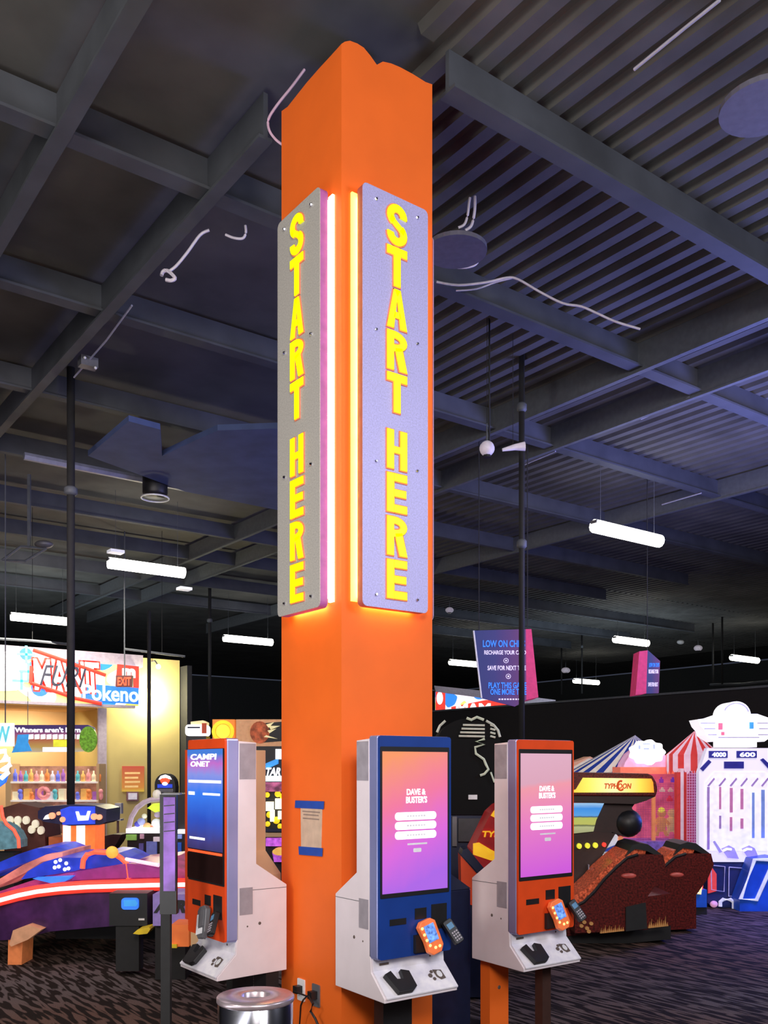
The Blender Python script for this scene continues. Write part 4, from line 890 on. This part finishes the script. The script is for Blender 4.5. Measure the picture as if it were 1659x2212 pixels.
# ================================================================== RIGHT: BANNERS AND FAR SIGN
nav_g = grad('banner_navy', [(0, (.01, .03, .22)), (.45, (.03, .03, .25)), (1, (.16, .03, .22))], 'X', .75, .12, rough=.6)
b1 = Fr('hanging_banner', 'navy LOW ON CHIPS hanging banner with pink side, right of column', 'banner', 1090, 11.0)
b1.poly('front_face', [(1025, 1362), (1136, 1359), (1137, 1512), (1113, 1526), (1041, 1508)], 0, .05, nav_g)
b1.poly('side_face', [(1136, 1359), (1148, 1359), (1163, 1506), (1137, 1512)], .0, .4, mat('banner_pink', (.55, .03, .14), .6, emit=.35)); b1.poly('white_edge', [(1022, 1362), (1025, 1362), (1042, 1508), (1039, 1508)], -.005, .05, whitep)
bt = mat('banner_blue_text', (.03, .22, .85), emit=.7); wt = mat('banner_white_text', (.75, .68, .85), emit=.55)
for t, x0, x1, y0, y1, mm in (('LOW ON CHIPS', 1043, 1134, 1383, 1398, bt), ('RECHARGE YOUR CARD', 1046, 1136, 1405, 1414, wt), ('SAVE FOR NEXT TIME', 1053, 1136, 1438, 1448, wt), ('PLAY THIS GAME', 1055, 1137, 1474, 1487, bt), ('ONE MORE TIME', 1059, 1137, 1488, 1501, bt)): b1.text('lettering', t, x0, y0, x1, y1, -.002, mm, bold=.02)
m = MB()
for a, b in ((1093, 1427), (1098, 1461)): m.tube([b1.V(a + 5 * math.cos(t * math.pi / 6), b + 5 * math.sin(t * math.pi / 6), -.004) for t in range(13)], .004, 5); m.ball(b1.V(a, b, -.002), .012, u=8, v=6)
for k in range(9): x = 1077 + 6 * k; m.prism(b1.P([(x, 1509), (x + 4, 1509), (x + 4, 1512), (x, 1512)], -.002), -.006, 0)
m.build('small_print', wt, b1.o)
for px in (1035, 1140): MB().tube([(b1.x(px), .02, b1.z(1361)), (b1.x(px), .02, 5.685)], .006, 5).build('hanger_wire', matte, b1.o)
b2 = Fr('hanging_banner', 'smaller pink and navy hanging banner farther right', 'banner', 1400, 12.8)
b2.poly('side_face', [(1381, 1407), (1399, 1405), (1396, 1498), (1373, 1501)], 0, .3, mat('banner_pink', (.5, .05, .2))); b2.poly('front_face', [(1399, 1404), (1426, 1428), (1423, 1497), (1396, 1498)], .0, .05, nav_g)
for t, x0, x1, y0, y1, mm in (('LOW ON CHIPS', 1402, 1424, 1432, 1441, bt), ('RECHARGE YOUR', 1401, 1422, 1446, 1455, wt), ('SAVE FOR NEXT', 1400, 1421, 1474, 1483, wt)): b2.text('lettering', t, x0, y0, x1, y1, -.002, mm, bold=.01)
MB().tube([(b2.x(1400), .04, b2.z(1405)), (b2.x(1400), .04, 5.685)], .006, 5).build('hanger_wire', matte, b2.o)
fs = Fr('store_sign', 'far graffiti-style prize sign with white letters above the black wall', 'sign', 1040, 27)
fs.poly('panel', [(941, 1493), (1190, 1526), (1200, 1560), (941, 1570)], 0, .2, patchy('graffiti_print_far', [(.02, .10, .75), (.85, .85, .95), (.9, .85, .2), (.95, .93, 1.0), (.03, .25, .85), (.85, .08, .06), (.9, .9, .98)], .9, .95))
fs.poly('cornice', [(938, 1481), (1040, 1492), (1200, 1512), (1200, 1528), (941, 1494)], -.1, .2, lav); fs.poly('red_band', [(975, 1527), (1050, 1512), (1130, 1519), (1130, 1540), (975, 1545)], -.03, 0, mat('lit_red', (.9, .05, .03)))
fs.poly('red_square', [(941, 1494), (962, 1497), (962, 1545), (941, 1545)], -.04, 0, mat('lit_red', (.9, .05, .03))); fs.text('lettering', 'MAM', 985, 1519, 1060, 1543, -.04, whitee, bold=.06); fs.poly('white_figure', ell(950, 1508, 7, 14, 14), -.06, 0, whitee)
fs.rect('support_wall', 941, 1570, 1200, 1772, .05, .2, matte)

# ================================================================== RIGHT: BLACK DOME MACHINE
jet = mat('jet_black', (.004, .004, .005), .7, spec=.15)
rbm = mat('rib_metal', (.85, .9, .78), .3, .3)
dm = Fr('dome_machine', 'black dome-topped machine with shiny ribs between the right kiosks', 'game', 1015, 7.2)
dm.poly('dome', [(942, 1640), (942, 1600)] + [(1012 + 70 * math.cos(math.radians(a)), 1612 - 60 * math.sin(math.radians(a))) for a in range(165, 10, -10)] + [(1082, 1605), (1080, 1640), (1073, 1760), (962, 1760)], .05, .7, jet)
m = MB()
for k, y in enumerate((1566, 1574, 1582, 1590)): m.tube([dm.V(1000 - 3 * k, y, .03), dm.V(1047, y + 1, .03)], .009, 6); m.tube([dm.V(1059, y, .03), dm.V(1070, y + 3, .03)], .009, 6)
m.build('rib', mat('rib_metal', (.35, .38, .33), .2, 1), dm.o)
m = MB().tube([dm.V(a, b, .03) for a, b in ((944, 1582), (950, 1568), (962, 1557))], .011, 6); m.build('edge_trim', mat('rib_metal', (.35, .38, .33)), dm.o)
m = MB().tube([dm.V(a, b, .03) for a, b in ((1050, 1557), (1066, 1566), (1076, 1578), (1080, 1592))], .011, 6); m.build('edge_trim', mat('rib_metal', (.35, .38, .33)), dm.o)
m = MB(); m.tube([dm.V(a, b, .02) for a, b in ((1008, 1551), (1018, 1555), (1030, 1549), (1045, 1555))], .012, 6); m.tube([dm.V(a, b, .02) for a, b in ((1047, 1596), (1028, 1602), (1046, 1608), (1026, 1614), (1028, 1628), (1045, 1640), (1050, 1652), (1055, 1662), (1046, 1672), (1037, 1675))], .011, 6); m.tube([dm.V(a, b, .02) for a, b in ((1060, 1668), (1068, 1690))], .008, 6)
m.build('cable_coil', mat('pale_coil', (.8, .9, .72), .3, .2), dm.o)
dm.rect('white_label', 1012, 1717, 1031, 1727, .03, .05, whitep); dm.rect('grey_door', 990, 1768, 1040, 1818, .04, .1, mat('door_grey', (.05, .05, .06), .5)); dm.rect('grey_side', 977, 1764, 987, 1828, .04, .1, grey)
dm.rect('base', 965, 1760, 1075, 2097, .07, .6, navy)

# ================================================================== TYPHOON RIDE
ty = Fr('typhoon_ride', 'dark red motion ride with lit TYPHOON marquee and two glitter seats', 'game', 1335, 8.5)
ty.poly('marquee_box', [(1225, 1668), (1400, 1671), (1410, 1676), (1418, 1690), (1421, 1706), (1417, 1720), (1225, 1719)], 0, .9, glit, bevel=.01)
ty.poly('lit_panel', [(1260, 1680), (1407, 1682), (1411, 1690), (1413, 1712), (1225, 1712), (1245, 1705)], -.02, 0, grad('typhoon_marquee', [(0, (1, .55, .02)), (.25, (1, .85, .12)), (.55, (1, .92, .45)), (.85, (1, .75, .08)), (1, (1, .38, .02))], 'X', 1.1, .02))
ty.text('lettering', 'TYPHOON', 1304, 1692, 1362, 1704, -.022, mat('typhoon_red', (.75, .10, .01), emit=.3), bold=.03, shear=.15)
m = MB().tube([ty.V(1341 + 7 * math.cos(t), 1697 + 10 * math.sin(t), -.03) for t in [q * math.pi / 8 for q in range(2, 14)]], .010, 6); m.build('swirl', mat('typhoon_red', (.75, .10, .01)), ty.o)
ty.poly('canopy_underside', [(1225, 1719), (1417, 1720), (1395, 1730), (1372, 1737), (1225, 1733)], .02, .8, brown)
arm = [(1302, 1733), (1372, 1735), (1365, 1745), (1368, 1752), (1380, 1762), (1387, 1778), (1384, 1795), (1370, 1806), (1350, 1808), (1332, 1800), (1322, 1797), (1312, 1818), (1300, 1838), (1225, 1870), (1225, 1795), (1280, 1795), (1290, 1770)]
ty.poly('support_arm', arm, .1, .75, brown)
MB().ball(ty.V(1356, 1778, .15), .128, (1.05, 1, 1.05)).build('motor_housing', black, ty.o, smooth=True)
ty.poly('screen', [(1225, 1735), (1305, 1735), (1288, 1772), (1282, 1796), (1225, 1802)], .05, .1, grad('ride_screen', [(0, (.35, .36, .18)), (.25, (.5, .52, .25)), (.30, (.10, .12, .05)), (.34, (.55, .55, .12)), (.55, (.50, .55, .12)), (.58, (.06, .10, .16)), (.62, (.10, .38, .85)), (.85, (.04, .30, .85)), (1, (.35, .6, .9))], 'Z', .9, .04))
ty.poly('console', [(1225, 1802), (1285, 1797), (1330, 1800), (1300, 1850), (1335, 1925), (1225, 1925)], .08, .8, brown)
for a in (1252, 1270, 1287): ty.poly('button', ell(a, 1828 - (a - 1252) * .05, 5, 6, 14), .04, .08, mat('lit_yellow', (.85, .85, .05)))
ty.poly('button', ell(1306, 1825, 4, 5, 12), .04, .08, mat('lit_red', (.9, .05, .03)))
ty.rect('steel_edge', 1271, 1868, 1273, 1918, .02, .06, mat('edge_grey', (.35, .35, .42)))
def seat(dx, dy, y0, y1, lab):
    T = lambda L_: [(a + dx, b + dy) for a, b in L_]
    s_ = ty.poly('seat_shell', T([(1242, 1958), (1262, 1948), (1285, 1925), (1305, 1900), (1330, 1875), (1355, 1853), (1378, 1846), (1432, 1846), (1438, 1870), (1425, 1900), (1400, 1935), (1400, 2008), (1242, 2016)]), y0, y1, glit, label=lab)
    ty.poly('seat_cushion', T([(1225, 1945), (1262, 1922), (1286, 1900), (1300, 1882), (1325, 1860), (1350, 1840), (1368, 1832), (1396, 1838), (1392, 1848), (1362, 1850), (1330, 1872), (1303, 1900), (1283, 1925), (1262, 1946), (1225, 1960)]), y0 + .06, y1 - .05, glit2)
    ty.poly('head_rim', T([(1352, 1850), (1366, 1826), (1382, 1821), (1400, 1824), (1430, 1846), (1418, 1848), (1396, 1838), (1372, 1834)]), y0 + .02, y1 - .02, black)
    MB().tube([ty.V(a, b, y0 - .005) for a, b in T([(1242, 1958), (1262, 1948), (1285, 1925), (1305, 1900), (1330, 1875), (1355, 1853), (1378, 1846)])], .014, 6).build('seat_piping', black, ty.o)
    MB().ball(ty.V(1358 + dx, 1892 + dy, y0), .07, (1, .25, .35)).build('arm_grip', mat('coral_pad', (.6, .10, .08), .4), ty.o, smooth=True)
seat(104, -2, .35, .85, 'farther red glitter seat shell'); seat(0, 0, -.45, .1, 'nearer red glitter seat shell')
ty.poly('ride_base', [(1225, 1960), (1300, 1950), (1448, 1930), (1449, 1999), (1355, 2010), (1225, 2022)], -.2, 1.1, glit)
ty.poly('black_plinth', [(1225, 2020), (1355, 2008), (1449, 1998), (1449, 2029), (1225, 2050)], -.18, 1.0, black)
ty.poly('dark_hatch', [(1352, 1960), (1395, 1950), (1398, 2006), (1352, 2012)], -.47, -.2, matte)
gold = mat('gold_flame', (.55, .26, .08), .5, emit=.12)
m = MB()
for x0, n_ in ((1298, 12), (1402, 10)):
    yb = lambda x: 2014 - (x - 1298) * .11
    for k in range(n_):
        x = x0 + k * 4.3; h_ = random.uniform(5, 20); m.prism(ty.P([(x - 2.2, yb(x) + 2), (x + 2.6, yb(x) + 2), (x + 1.0, yb(x) - h_ * .6), (x + 1.8, yb(x) - h_)], -.46), -.468, -.45)
m.build('flame_decal', gold, ty.o)
m = MB()
for a, b in ((1262, 1992), (1268, 2005), (1277, 1995), (1256, 2000), (1272, 2012)): m.prism(ty.P(ell(a, b, 4.5, 4, 9), -.46), -.468, -.45)
m.build('gold_spot', gold, ty.o)
# second half of the ride seen left of the right kiosk
t2 = Fr('side_cabinet', 'red and yellow flame-painted ride panel left of the right kiosk', 'game', 1060, 6.6)
t2.poly('panel', [(1076, 1742), (1060, 1757), (1020, 1838), (1022, 1848), (1045, 1880), (1090, 1862), (1090, 1735)], 0, .4, mat('dark_red_print', (.42, .02, .02), .4, emit=.2))
t2.poly('yellow_flame', [(1022, 1822), (1035, 1820), (1060, 1835), (1090, 1850), (1090, 1864), (1058, 1858), (1022, 1846)], -.01, 0, mat('lit_flame', (1, .50, .02), emit=.6)); t2.poly('yellow_flame', [(1068, 1750), (1080, 1742), (1090, 1740), (1090, 1762), (1072, 1768), (1060, 1762)], -.01, 0, mat('lit_flame', (1, .55, .03)))
t2.text('lettering', 'TYPH', 1040, 1795, 1092, 1808, -.01, mat('lit_flame', (1, .55, .03)), bold=.03, shear=.2); t2.rect('base', 1045, 1870, 1090, 2137, .05, .40, brown)

# ================================================================== CARNIVAL BOOTHS
def tent(f, apex, base, ry, n_, mA, mB, val=0, y=.5, fan=1.0):
    """striped cone roof"""
    ax, az = f.x(apex[0], y), f.z(apex[1], y); bx_, bz = f.x(base[0], y), f.z(base[1], y); R_ = abs(f.x(base[0] + ry, y) - bx_)
    mats_ = (MB(), MB())
    for k in range(n_):
        a0, a1 = 2 * math.pi * k / n_, 2 * math.pi * (k + 1) / n_
        p = [(bx_ + R_ * math.cos(a), y + R_ * .8 * math.sin(a), bz) for a in (a0, a1)]
        b_ = mats_[k % 2].bm; A = b_.verts.new((ax, y, az)); B = b_.verts.new(p[0]); C_ = b_.verts.new(p[1]); b_.faces.new((A, B, C_))
        M_ = b_.verts.new((bx_, y, bz)); b_.faces.new((M_, B, C_)); 
        if val:
            D_ = b_.verts.new((p[1][0], p[1][1], bz - val * .8)); E_ = b_.verts.new(((p[0][0] + p[1][0]) / 2, (p[0][1] + p[1][1]) / 2, bz - val)); G_ = b_.verts.new((p[0][0], p[0][1], bz - val * .8)); b_.faces.new((B, C_, D_, E_, G_))
    mats_[0].build('roof_stripe', mA, f.o); mats_[1].build('roof_stripe', mB, f.o)
bo = Fr('carnival_booth', 'carnival booth with blue and cream striped tent roof', 'game', 1340, 13.0)
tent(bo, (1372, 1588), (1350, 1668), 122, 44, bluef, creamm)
bo.rect('back_wall', 1235, 1668, 1345, 1900, .6, .7, mat('booth_dark_red', (.30, .03, .05), .6)); bo.rect('base', 1240, 1840, 1345, 1898, .2, .6, navy)
cp = Fr('carnival_booth', 'orange-striped booth roof corner behind the lit ride marquee', 'game', 1255, 15.2)
cp.poly('roof', [(1225, 1668), (1225, 1652), (1275, 1634), (1286, 1640), (1262, 1668)], 0, .5, mat('peach_fabric', (.85, .45, .30), .6, emit=.2)); cp.poly('roof_stripe', [(1225, 1664), (1272, 1638), (1279, 1640), (1235, 1668)], -.01, 0, creamm); cp.rect('booth_wall', 1228, 1668, 1260, 1864, .1, .5, navy)
pb = Fr('carnival_booth', 'pink mesh-fronted prize booth under a glowing white cloud sign', 'game', 1402, 12.4)
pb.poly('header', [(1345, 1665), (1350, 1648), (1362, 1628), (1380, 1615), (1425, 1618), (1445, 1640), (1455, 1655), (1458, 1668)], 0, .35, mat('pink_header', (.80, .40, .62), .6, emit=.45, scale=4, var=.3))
pb.rect('beam', 1340, 1657, 1458, 1672, -.03, .4, mat('coral_beam', (.95, .20, .12), .5, emit=.45)); pb.rect('back_wall', 1342, 1672, 1462, 1822, .45, .5, mat('rose_wall', (.85, .12, .22), .6, emit=.55, scale=5, var=.5))  # back wall's rose colour is made to glow to brighten it
pb.poly('cloud_sign', [(1400 + (36 + 2.5 * math.cos(9 * t)) * math.cos(t), 1625 + (26 + 2 * math.cos(9 * t)) * math.sin(t)) for t in [q * math.pi / 30 for q in range(60)]], -.15, -.03, mat('white_glow', (1, 1, 1), emit=1.6))
m = MB()
for a, b, c_, d_ in ((1379, 1610, 1383, 1618), (1390, 1616, 1402, 1619), (1411, 1608, 1414, 1618), (1388, 1606, 1404, 1608)): m.prism(pb.P([(a, b), (c_, b), (c_, d_), (a, d_)], -.15), -.156, -.15)
m.build('cloud_print', mat('pale_blue_print', (.45, .55, .8), emit=.5), pb.o)
m = MB()
for k in range(24): x = 1376 + k * 3.6; m.box(pb.x(x), 0, pb.z(1818), pb.x(x) + .004, .004, pb.z(1692))
for k in range(34): y = 1692 + k * 3.8; m.box(pb.x(1376), .004, pb.z(y), pb.x(1460), .008, pb.z(y) + .004)
m.build('wire_mesh', mat('mesh_purple', (.30, .05, .28), .5, emit=.1), pb.o)
pb.rect('post', 1409, 1700, 1416, 1820, -.02, .03, mat('orange_post', (.85, .30, .12), .5, emit=.3)); pb.rect('post', 1340, 1672, 1346, 1822, -.02, .03, redm)
pb.rect('counter', 1336, 1818, 1472, 1842, -.2, .4, mat('violet_counter', (.20, .12, .55), .4, emit=.25, scale=9, var=.6)); pb.rect('base', 1340, 1842, 1470, 1911, 0, .4, navy)
pb.poly('blue_apron', [(1440, 1830), (1475, 1810), (1480, 1835), (1455, 1850)], -.25, -.2, bluef)
for k, (a, b, lab) in enumerate(((1428, 1755, 'orange plush monkey with yellow balloon in the pink booth'), (1450, 1765, 'tan plush monkey right of the orange one in the pink booth'))):
    f = Fr('plush_monkey', lab, 'plush toy', a, 12.55 + .12 * k); mm = mat('plush_%d' % k, ((.85, .40, .10), (.85, .60, .25))[k], .8, emit=.35)
    z_ = f.z(1800); MB().ball((0, 0, z_ + .13), .07, (1, .7, 1.6)).build('body', mm, f.o, smooth=True); MB().ball((0, -.03, z_ + .28), .06).build('head', mm, f.o, smooth=True)
    for sx_ in (-1, 1): MB().tube([(sx_ * .04, 0, z_ + .20), (sx_ * .11, -.02, z_ + .12)], .02, 7).build('arm', mm, f.o); MB().tube([(sx_ * .03, 0, z_ + .06), (sx_ * .07, -.03, z_ - .03)], .024, 7).build('leg', mm, f.o)
    if k == 0: MB().ball((-.01, -.05, f.z(1750)), .045).build('balloon', mat('lit_yellow', (.85, .85, .05)), f.o, smooth=True)
for k, (a, b, w_, h_, cc_, lab) in enumerate(((1430, 1684, 8, 14, (.25, .04, .45), 'purple prize figure on the pink booth rail'), (1455, 1684, 8, 12, (.15, .05, .55), 'violet prize figure at right end of the booth rail'), (1432, 1706, 10, 10, (.95, .75, .6), 'cream prize under the purple figure'), (1450, 1706, 10, 9, (.95, .6, .5), 'peach prize beside the cream one'), (1448, 1725, 12, 12, (.85, .05, .05), 'red prize box in the pink booth'))):
    f = Fr('booth_prize', lab, 'prize', a, 12.5); f.o.location.z = f.z(b + h_ / 2); s_ = 12.5 / FPX
    mm = mat('bprize_%d' % k, cc_, .6, emit=.4); MB().box(-w_ * s_ / 2, .0, 0, w_ * s_ / 2, .06, h_ * s_ * .6).build('body', mm, f.o, bevel=.008); MB().ball((0, .03, h_ * s_ * .75), w_ * s_ * .3, u=10, v=7).build('head', mm, f.o, smooth=True)
rt = Fr('carnival_booth', 'red and white striped tent booth beside the white ball game', 'game', 1498, 11.6)
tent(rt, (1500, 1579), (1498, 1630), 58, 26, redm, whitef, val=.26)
m = MB()
for k in range(5): x = 1484 + k * 5.4; m.box(rt.x(x), .1, rt.z(1830), rt.x(x) + .006, .106, rt.z(1665))
for k in range(26): y = 1672 + k * 6; m.box(rt.x(1482), .106, rt.z(y), rt.x(1512), .112, rt.z(y) + .006)
m.build('wire_mesh', mat('mesh_white', (.75, .45, .75), emit=.4), rt.o)
rt.rect('inner_wall', 1482, 1668, 1520, 1830, .45, .5, grad('booth_inner', [(0, (.75, .06, .12)), (.5, (.55, .05, .25)), (1, (.04, .06, .65))], 'X', .5, .1)); rt.rect('red_post', 1462, 1668, 1470, 1835, 0, .1, redm); rt.rect('white_post', 1470, 1660, 1477, 1835, 0, .1, whitef); rt.rect('red_post', 1477, 1668, 1483, 1835, 0, .1, redm)
rt.rect('base', 1462, 1835, 1515, 1929, 0, .45, navy)

# ================================================================== WHITE BALL GAME
bg = Fr('ball_game', 'tall glowing white ball game with scoreboard at the right edge', 'game', 1598, 10.4)
wl = mat('white_lavender_glow', (.80, .76, 1.0), .4, emit=.55, var=.05, scale=2); wh = mat('crown_glow', (.96, .94, 1), .4, emit=.8, var=.03)
mir = lambda L_: L_ + [(2 * 1598 - a, b) for a, b in L_[::-1]]
bg.poly('body', mir([(1530, 1862), (1510, 1828), (1510, 1668), (1528, 1616)]), 0, .10, wl)
bg.poly('back_box', mir([(1560, 1900), (1560, 1668)]), .10, .7, mat('cabinet_navy', (.012, .02, .10), .4, emit=.08))
bg.poly('crown', mir([(1561, 1614), (1561, 1600), (1545, 1602), (1536, 1596), (1524, 1588), (1521, 1577), (1513, 1568), (1507, 1554), (1537, 1550), (1560, 1542)]), .05, .35, wh)
bg.poly('crown_dome', ell(1591, 1545, 31, 30, 28), .0, .3, wh)
m = MB()
m.tube([bg.V(1591 + 27 * math.cos(math.radians(a)), 1543 - 24 * math.sin(math.radians(a)), -.01) for a in range(15, 170, 12)], .008, 6); m.build('dome_ring', mat('lilac_line', (.45, .42, .65), emit=.3), bg.o)
ll = mat('lilac_line', (.5, .5, .7)); nvb = mat('score_navy', (.02, .02, .30), .4, emit=.25)
m = MB()
for a, b, c_, d_ in ((1514, 1561, 1545, 1563), (1522, 1573, 1545, 1575), (1530, 1586, 1548, 1588), (1636, 1561, 1670, 1563), (1640, 1573, 1665, 1575), (1638, 1586, 1660, 1588), (1552, 1592, 1640, 1594)): m.prism(bg.P([(a, b), (c_, b), (c_, d_), (a, d_)], .04), .035, .05)
m.build('crown_line', ll, bg.o)
bg.rect('red_lamp', 1553, 1562, 1561, 1576, .03, .05, mat('lit_rose', (.85, .12, .22), emit=.7)); bg.rect('red_lamp', 1559, 1581, 1565, 1588, .03, .05, mat('lit_rose', (.85, .12, .22))); bg.rect('blue_lamp', 1620, 1560, 1628, 1574, .03, .05, mat('lit_sky', (.4, .8, 1)))
bg.poly('frame', mir([(1524, 1838), (1524, 1690), (1543, 1668)]), -.012, 0, mat('white_lilac', (.88, .86, 1.0), emit=.55))
for a, b, t in ((1532, 1572, '4000'), (1592, 1635, '600')):
    s_ = bg.rect('score_window', a, 1622, b, 1637, -.02, 0, nvb); bg.text('score_digits', t, a + 6, 1625, b - 4, 1635, -.022, whitee, s_ if False else None, bold=.03)
bg.rect('centre_window', 1565, 1645, 1607, 1660, -.02, 0, nvb)
bg.poly('corner_window', [(1513, 1660), (1531, 1641), (1537, 1646), (1519, 1666)], -.02, 0, nvb); bg.poly('corner_window', [(1643, 1641), (1649, 1638), (1668, 1656), (1662, 1662)], -.02, 0, nvb)
cl = mat('lane_lilac', (.36, .22, .62), emit=.3); cmg = mat('lane_magenta', (.55, .18, .45), emit=.35); cb_ = mat('lane_blue', (.18, .28, .75), emit=.35)
for a, b, c_, d_, mm in ((1528, 1700, 1533, 1835, cl), (1554, 1700, 1558, 1748, cmg), (1554, 1762, 1558, 1790, cl), (1577, 1702, 1583, 1755, cmg), (1577, 1765, 1582, 1795, cmg), (1600, 1704, 1606, 1748, cmg), (1600, 1768, 1606, 1790, cmg), (1625, 1712, 1630, 1810, cb_), (1645, 1706, 1652, 1810, cb_)):
    bg.rect('lane_slot', a, b, c_, d_, -.022, -.011, mm)
m = MB()
for k, x in enumerate((1532, 1556, 1580, 1603, 1626, 1648)): m.prism(bg.P([(x - 4, 1697), (x + 10, 1680), (x + 12, 1683), (x - 1, 1699)], -.015), -.022, -.011)
m.build('lane_slash', cl, bg.o)
m = MB()
for x in (1562, 1606): m.prism(bg.P([(x - 4, 1833), (x + 12, 1826), (x + 24, 1832), (x + 34, 1855), (x + 10, 1853)], -.015), -.02, -.011)
m.prism(bg.P([(1540, 1818), (1544, 1816), (1560, 1840), (1554, 1842)], -.015), -.02, -.011)
m.build('tray_relief', mat('tray_lilac', (.38, .32, .68), emit=.35), bg.o)
for x in (1562, 1606): MB().tube([bg.V(a, b, -.03) for a, b in ((x + 0, 1838), (x + 8, 1834), (x + 18, 1835))], .014, 6).build('ball_guard', wh, bg.o)
bg.poly('lower_cabinet', [(1528, 1862), (1672, 1862), (1672, 1975), (1560, 1975), (1528, 1950)], .02, .6, mat('cabinet_navy', (.012, .02, .10), .4, emit=.08))
def outl(pts, w_, name, m_, y=-.0):
    MB().tube([bg.V(a, b, y) for a, b in pts + [pts[0]]], w_, 6).build(name, m_, bg.o)
outl([(1536, 1869), (1566, 1872), (1564, 1926), (1537, 1922)], .006, 'door_outline', ll); outl([(1575, 1873), (1612, 1876), (1611, 1935), (1574, 1936)], .006, 'door_outline', ll)
bg.poly('red_reflection', [(1530, 1875), (1537, 1872), (1548, 1888), (1548, 1925), (1530, 1930)], .0, .02, mat('lit_coral', (.80, .06, .05), emit=.4))
bg.poly('blue_ramp', [(1630, 1856), (1672, 1850), (1672, 1975), (1598, 1975), (1598, 1945)], -.25, .0, mat('ramp_blue', (.01, .06, .38), .35, emit=.25, scale=3, var=.4))
MB().tube([bg.V(a, b, -.26) for a, b in ((1662, 1857), (1630, 1857), (1600, 1942), (1634, 1944), (1668, 1868))], .022, 7).build('ramp_frame', mat('frame_white', (.75, .75, .8), emit=.35), bg.o)
MB().tube([bg.V(a, b, -.05) for a, b in ((1556, 1958), (1556, 1948), (1562, 1943), (1578, 1943), (1585, 1949), (1585, 1964), (1580, 1970), (1558, 1967))], .022, 8).build('white_hook', mat('frame_white', (.7, .7, .7)), bg.o)
MB().ball(bg.V(1542, 1953, -.05), .042, (1, 1, .9)).build('pink_knob', mat('pink_knob', (.85, .40, .60), emit=.4), bg.o, smooth=True)
bg.poly('floor_rail', [(1520, 1975), (1560, 1978), (1620, 1986), (1672, 1992), (1672, 1997), (1620, 1991), (1520, 1980)], -.30, -.2, mat('rail_violet', (.35, .35, .75), emit=.4))
for a, b in ((1549, 1975), (1608, 1984), (1655, 1983)): bg.poly('rail_foot', ell(a, b, 7, 3, 10), -.34, -.28, mat('frame_white', (.7, .7, .7)))
rb = Fr('small_cabinet', 'blue and red small cabinet with yellow outline behind the ride seats', 'game', 1500, 9.9)
rb.rect('blue_base', 1474, 1922, 1527, 1960, 0, .4, mat('cab_blue', (.01, .08, .40), .4, emit=.22)); rb.poly('red_panel', [(1478, 1925), (1500, 1895), (1522, 1880), (1518, 1926)], .01, .35, mat('lit_coral', (.8, .06, .05)))
MB().tube([rb.V(a, b, -.01) for a, b in ((1478, 1925), (1512, 1930), (1522, 1880))], .018, 7).build('yellow_outline', mat('lit_cream_yellow', (1, .75, .35), emit=.9), rb.o); rb.rect('plinth', 1474, 1960, 1527, 1976, .02, .35, black)

wc = Fr('booth_counter', 'white and blue booth counter seen under the ride canopy', 'counter', 1320, 11.0)
wc.poly('white_panel', [(1312, 1845), (1316, 1818), (1322, 1800), (1328, 1798), (1336, 1808), (1336, 1832)], 0, .2, mat('frame_white', (.75, .75, .8)))
wc.poly('blue_strip', [(1295, 1842), (1320, 1830), (1342, 1822), (1342, 1838), (1310, 1845)], -.05, .0, bluef)
wc.rect('orange_post', 1334, 1808, 1346, 1850, .0, .1, mat('orange_post', (.85, .3, .12)))
wc.poly('counter_top', [(1268, 1858), (1290, 1846), (1350, 1842), (1400, 1842), (1400, 1852), (1290, 1858)], -.3, .0, mat('counter_pale', (.62, .68, .66), .4, emit=.25, scale=12, var=.4))
wc.rect('white_edge', 1270, 1850, 1390, 1856, -.34, -.3, whitee); wc.rect('base', 1290, 1858, 1390, 1944, -.2, .1, navy)
ch = Fr('padded_seat', 'dark maroon padded seat between striped tower and yellow wall', 'seat', 232, 10.8)
ch.poly('cushion', [(200, 1822), (215, 1808), (245, 1802), (262, 1803), (252, 1822), (240, 1838), (205, 1838)], 0, .3, mat('maroon_vinyl', (.05, .015, .02), .5)); ch.rect('post', 215, 1838, 225, 1948, .1, .2, matte)
ch.poly('red_badge', ell(221, 1822, 5, 5, 10), -.01, 0, redor)
